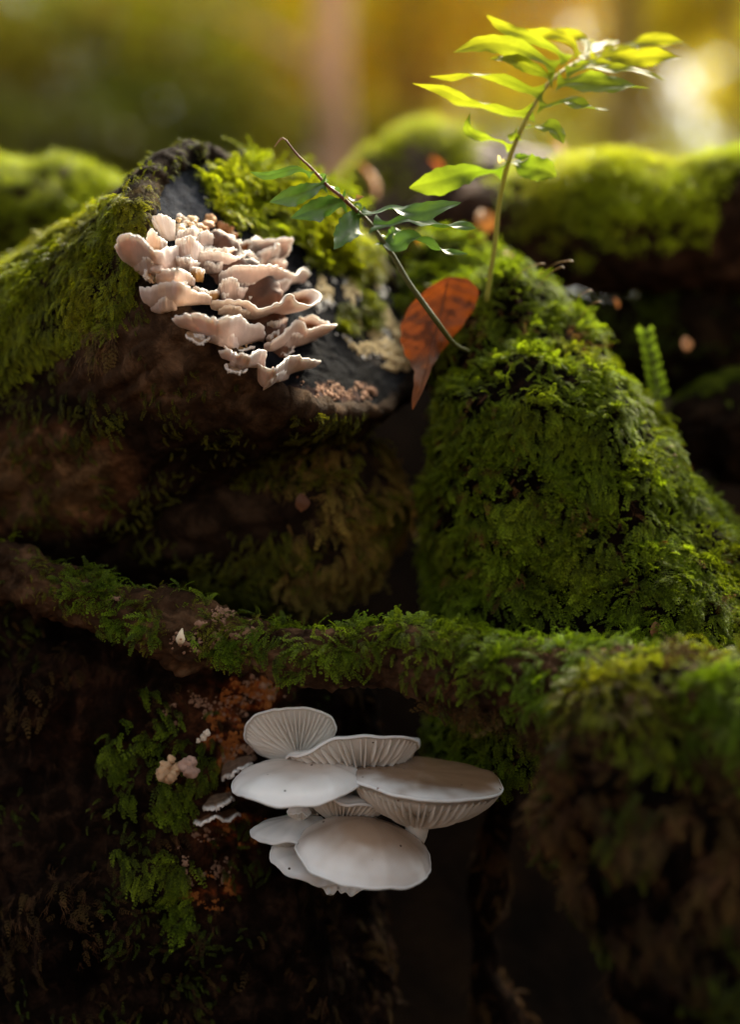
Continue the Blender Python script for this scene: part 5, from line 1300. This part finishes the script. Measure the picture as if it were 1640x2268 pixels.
def fallen_leaf(label, u, v, y, r, tilt, turn, col, seed):
    n, m = 16, 9
    s = np.linspace(0, 1, n); x = np.linspace(-1, 1, m)
    w = np.sin(math.pi * s ** 0.85) ** 0.8 * 0.42 + 0.01
    P = np.stack([w[:, None] * x[None], (s[:, None] - 0.5) + 0 * x[None], 0.10 * x[None] ** 2 * w[:, None] * 2 + 0.12 * np.sin(s * 3)[:, None] + 0 * x[None]], -1)
    P = P + 0.03 * np.stack([fbm(P, 0.4, 2, seed), fbm(P, 0.4, 2, seed + 1), fbm(P, 0.4, 2, seed + 2)], -1)
    Rm = np.array(Matrix.Rotation(math.radians(turn), 3, 'Z') @ Matrix.Rotation(math.radians(tilt), 3, 'X'))
    sc_ = r * 2 * K * (DIST + y) / DIST
    Pw = W(u, v, y) + (P * sc_) @ Rm.T
    t = thing("fallen_leaf", W(u, v, y), label, "leaf", "fallen autumn leaves")
    build("blade", Pw, gridfaces(n, m), M_DEADLEAF, t, col=np.tile(col, (n * m, 1)))
    a, b = Pw[0, m // 2], Pw[2, m // 2]
    V, F, c = tube([b, a, a + (a - b) * 0.8 + np.array((0, 0, 0.001))], [0.0004, 0.0005, 0.0004], 6)
    build("leaf_stalk", V, F, M_STEM, t, col=np.tile((0.2, 0.08, 0.03), (len(V), 1)))
fallen_leaf("blurred orange leaf just right of the dark fern's tips", 1072, 490, 0.20, 30, 70, 20, (0.34, 0.16, 0.04), 1)
fallen_leaf("pinkish tan leaf lying left on the blurred grey log", 812, 400, 0.33, 44, 60, 80, (0.40, 0.22, 0.11), 2)
fallen_leaf("small rust leaf on the blurred grey log behind the tall fern", 965, 372, 0.32, 24, 60, 100, (0.30, 0.10, 0.03), 3)
fallen_leaf("peach leaf on the far log, seen just right of the tall fern's stalk", 1232, 338, 0.33, 46, 68, 70, (0.60, 0.34, 0.16), 4)
fallen_leaf("bright orange scrap of leaf on the dim log", 1364, 672, 0.135, 13, 70, 60, (0.55, 0.20, 0.03), 5)
fallen_leaf("peach scrap of leaf low on the dim log at the right", 1520, 762, 0.125, 18, 80, 10, (0.50, 0.26, 0.12), 6)
fallen_leaf("reddish leaf scrap in the moss on top of the stump", 1128, 575, 0.13, 22, 60, 30, (0.42, 0.14, 0.03), 7)
fallen_leaf("orange brown leaf lying in the moss behind the dark fern", 935, 560, 0.15, 34, 62, 120, (0.45, 0.20, 0.05), 8)
fallen_leaf("small brown curl of leaf stuck on the shadowed log", 668, 1112, 0.035, 20, 85, 15, (0.13, 0.05, 0.02), 9)
fallen_leaf("thin russet scrap of leaf caught low in the stump's moss at the right", 1452, 1395, -0.008, 20, 85, 20, (0.34, 0.16, 0.07), 10)
fallen_leaf("tiny orange scrap of leaf on the right part of the mossy branch", 1347, 1498, -0.06, 11, 75, 40, (0.45, 0.14, 0.03), 11)

# ================================================================== THE AUTUMN WOOD BEHIND
def leaf_cloud(name, centres, radii, counts, size, cols, parent, seed, kind=None):
    """many small leaves, each a bent kite, spread through uneven clumps"""
    r = np.random.default_rng(seed)
    V, C = [], []
    for c, R, n, co in zip(centres, radii, counts, cols):
        n = int(n)
        d = unit(r.normal(size=(n, 3))) * (r.random((n, 1)) ** 0.42) * np.array(R)
        p = np.array(c) + d
        keep = noise(p, 0.55 * np.mean(R), seed) > -0.28
        p = p[keep]; n = len(p)
        a = unit(r.normal(size=(n, 3))); b = unit(np.cross(a, r.normal(size=(n, 3)))); nn = np.cross(a, b)
        sz = size * r.uniform(0.6, 1.3, (n, 1))
        q = np.stack([p - a * sz, p + b * sz * 0.55 + nn * sz * 0.12, p + a * sz, p - b * sz * 0.55 + nn * sz * 0.12], 1)
        V.append(q.reshape(-1, 3))
        cc = np.array(co) * np.array((0.70, 0.76, 0.45)) * r.uniform(0.65, 1.3, (n, 1)) * (1 + r.uniform(-0.12, 0.12, (n, 3)))
        C.append(np.repeat(cc, 4, 0))
    V = np.vstack(V); C = np.vstack(C)
    o = build(name, V, np.arange(len(V)).reshape(-1, 4), M_TREELEAF, parent, shade=False, col=np.clip(C, 0, 1))
    if kind: o["kind"] = kind
    return o
def tree(label, u, y, w, col, leafcol, height, crown, seed, lean=0.0, cat="tree"):
    """trunk with limbs, and a crown of leaf clumps"""
    sc_ = K * (DIST + y) / DIST
    x0 = (u - 820) * sc_
    z0 = float(ground_height(np.array([x0]), np.array([float(y)]))[0]) - 0.05
    t = thing("forest_tree", (x0, y, z0), label, cat, "trees of the wood behind")
    r0 = w * sc_ / 2
    rg = random.Random(seed)
    zs = np.linspace(0, height, 7)
    sta = [(x0 + lean * z + 0.05 * rg.uniform(-1, 1), y + 0.05 * rg.uniform(-1, 1), z0 + z, r0 * (1.35 if i == 0 else 1.0) * (1 - 0.55 * z / height), r0 * (1.35 if i == 0 else 1.0) * (1 - 0.55 * z / height)) for i, z in enumerate(zs)]
    S = loft(sta, 60, 20, ref=(0, -1, 0))
    S.displace(r0 * 0.10 * fbm(S.P, 0.5, 3, seed) + r0 * 0.05 * fbm(S.P, 0.1, 2, seed + 1))
    tr = S.mesh("trunk", M_TRUNK, t, col=np.ones(S.P.shape) * np.array(col) * (1 + 0.3 * fbm(S.P, 0.6, 3, seed + 2))[..., None])
    cents, rads, cnts, cols = [], [], [], []
    for i in range(9):
        zz = height * rg.uniform(0.45, 0.95); a = rg.uniform(0, 6.28); L = height * rg.uniform(0.16, 0.30)
        b = np.array((x0 + lean * zz, y, z0 + zz)); e = b + np.array((math.cos(a) * L, math.sin(a) * L, L * 0.5))
        V, F, c = tube([b, (b + e) / 2 + np.array((0, 0, 0.05 * L)), e], [r0 * 0.28, r0 * 0.18, r0 * 0.06], 8)
        build("limb", V, F, M_TRUNK, t, col=np.tile(col, (len(V), 1)))
        cents.append(e); rads.append((L * 0.75, L * 0.75, L * 0.5)); cnts.append(crown); cols.append(np.array(leafcol) * rg.uniform(0.8, 1.2))
    leaf_cloud("crown", cents, rads, cnts, 0.055, cols, t, seed + 5)
    return t
tree("pale pinkish tree trunk blurred in the distance above the sawn log", 745, 9.0, 108, (0.88, 0.62, 0.42), (0.30, 0.28, 0.03), 6.1, 900, 11)
tree("tree with glowing orange leaves behind the top of the picture centre", 925, 13.0, 70, (0.42, 0.26, 0.12), (0.50, 0.30, 0.015), 6.8, 1000, 12)
tree("pale yellowish trunk blurred behind the right half of the tall fern", 1390, 11.0, 90, (0.36, 0.32, 0.13), (0.40, 0.34, 0.03), 7.5, 1000, 13)
tree("dark trunk in the gloom at the far left", 260, 10.0, 60, (0.13, 0.12, 0.05), (0.16, 0.17, 0.02), 6.1, 900, 14)
tree("dim olive trunk between the far left gloom and the pale trunk", 420, 15.0, 60, (0.20, 0.17, 0.07), (0.24, 0.22, 0.02), 7.5, 900, 15)
tree("brownish trunk just left of the tall fern's arching tip", 1255, 16.0, 50, (0.25, 0.19, 0.08), (0.36, 0.30, 0.03), 7.5, 900, 16)
tree("trunk at the upper right edge beyond the bright gap", 1640, 12.0, 60, (0.26, 0.21, 0.07), (0.34, 0.30, 0.02), 6.8, 900, 17)
def cl(u, v, y, ru, rv, rd, n, col):
    s = K * (DIST + y) / DIST
    return (W(u, v, y), (ru * s, rd, rv * s), n, col)
OL, YE, OR, DK, GY = (0.22, 0.24, 0.022), (0.6,0.5,0.03), (0.55, 0.38, 0.018), (0.05, 0.06, 0.015), (0.34, 0.36, 0.10)
CL = [cl(60, 370, 7, 330, 130, 1.0, 3600, (0.07, 0.08, 0.018)), cl(330, 330, 8, 220, 140, 1.0, 3000, (0.07, 0.085, 0.02)), cl(-100, 150, 9, 250, 150, 1.2, 2500, (0.2,0.19,0.03)),
      cl(100, 190, 10, 330, 110, 1.2, 3200, (0.12, 0.125, 0.02)), cl(400, 250, 11, 200, 100, 1.2, 2000, (0.14, 0.15, 0.025)), cl(150, 40, 12, 300, 130, 1.5, 3400, OL), cl(480, 110, 13, 190, 130, 1.5, 2200, OL), cl(560, 220, 14, 170, 110, 1.5, 1800, OL), cl(590, 60, 15, 120, 100, 1.5, 1200, YE),
      cl(910, 30, 14, 110, 90, 1.5, 2000, OR), cl(960, 120, 15, 120, 140, 1.5, 1600, (0.6, 0.40, 0.04)), cl(860, 260, 16, 160, 120, 1.5, 1800, (0.40, 0.34, 0.07)), cl(1060, 230, 17, 150, 160, 1.5, 1800, (0.52, 0.43, 0.08)),
      cl(1130, 90, 16, 120, 110, 1.5, 1500, YE), cl(1280, 170, 18, 130, 170, 1.5, 1800, (0.55, 0.47, 0.08)), cl(1420, 80, 18, 120, 120, 1.5, 1500, YE), cl(1540, 10, 13, 130, 80, 1.2, 2000, (0.5, 0.42, 0.04)), cl(1430, 190, 14, 60, 120, 1.0, 900, (0.5, 0.42, 0.06)), cl(1640, 90, 14, 120, 180, 1.5, 2200, (0.62, 0.54, 0.03)),
      cl(1480, 330, 15, 260, 70, 1.5, 2200, GY), cl(1200, 330, 15, 200, 80, 1.5, 1600, GY), cl(640, 330, 13, 260, 90, 1.5, 2200, (0.20, 0.21, 0.04)), cl(950, 360, 13, 260, 80, 1.5, 1800, (0.32, 0.32, 0.06))]
leafy = leaf_cloud("understorey_foliage", [c[0] for c in CL], [c[1] for c in CL], [c[2] for c in CL], 0.05, [c[3] for c in CL], None, 77)
tag(leafy, "blurred olive, yellow and orange foliage of the wood behind the logs", "foliage", kind="stuff")
# far wood: the mass of leaves that closes the view, open where the sky glows through
r = np.random.default_rng(5)
cs, rs, ns_, co = [], [], [], []
for i in range(760):
    y = r.uniform(24, 40); v = r.uniform(-500, 700)
    u = r.uniform(-900, 2600) if i < 300 else r.choice((-1, 1)) * r.uniform(1700, 5200) + 820
    if i >= 640: u = r.uniform(-4000, 5600); v = r.uniform(700, 1180)
    if ((u - 1530) / 110) ** 2 + ((v - 205) / 130) ** 2 < 1: continue
    if ((u - 1170) / 90) ** 2 + ((v + 25) / 50) ** 2 < 1: continue
    s = K * (DIST + y) / DIST
    cs.append(W(u, v, y)); rs.append((110 * s, 1.5, 95 * s) if i < 300 else (190 * s, 2.0, 120 * s)); ns_.append((640 if u < 700 else 520) if i < 300 else 200)
    k = np.clip((u - 200) / 1000, 0, 1)
    co.append(np.array((0.17, 0.18, 0.025)) * (1 - k) + np.array((0.44, 0.42, 0.045)) * k)
co = [np.clip(c, 0.02, 1) for c in co]
far = leaf_cloud("far_wood_foliage", cs, rs, ns_, 0.16, co, None, 78)
tag(far, "far golden foliage that closes the view between the trunks", "foliage", kind="stuff")
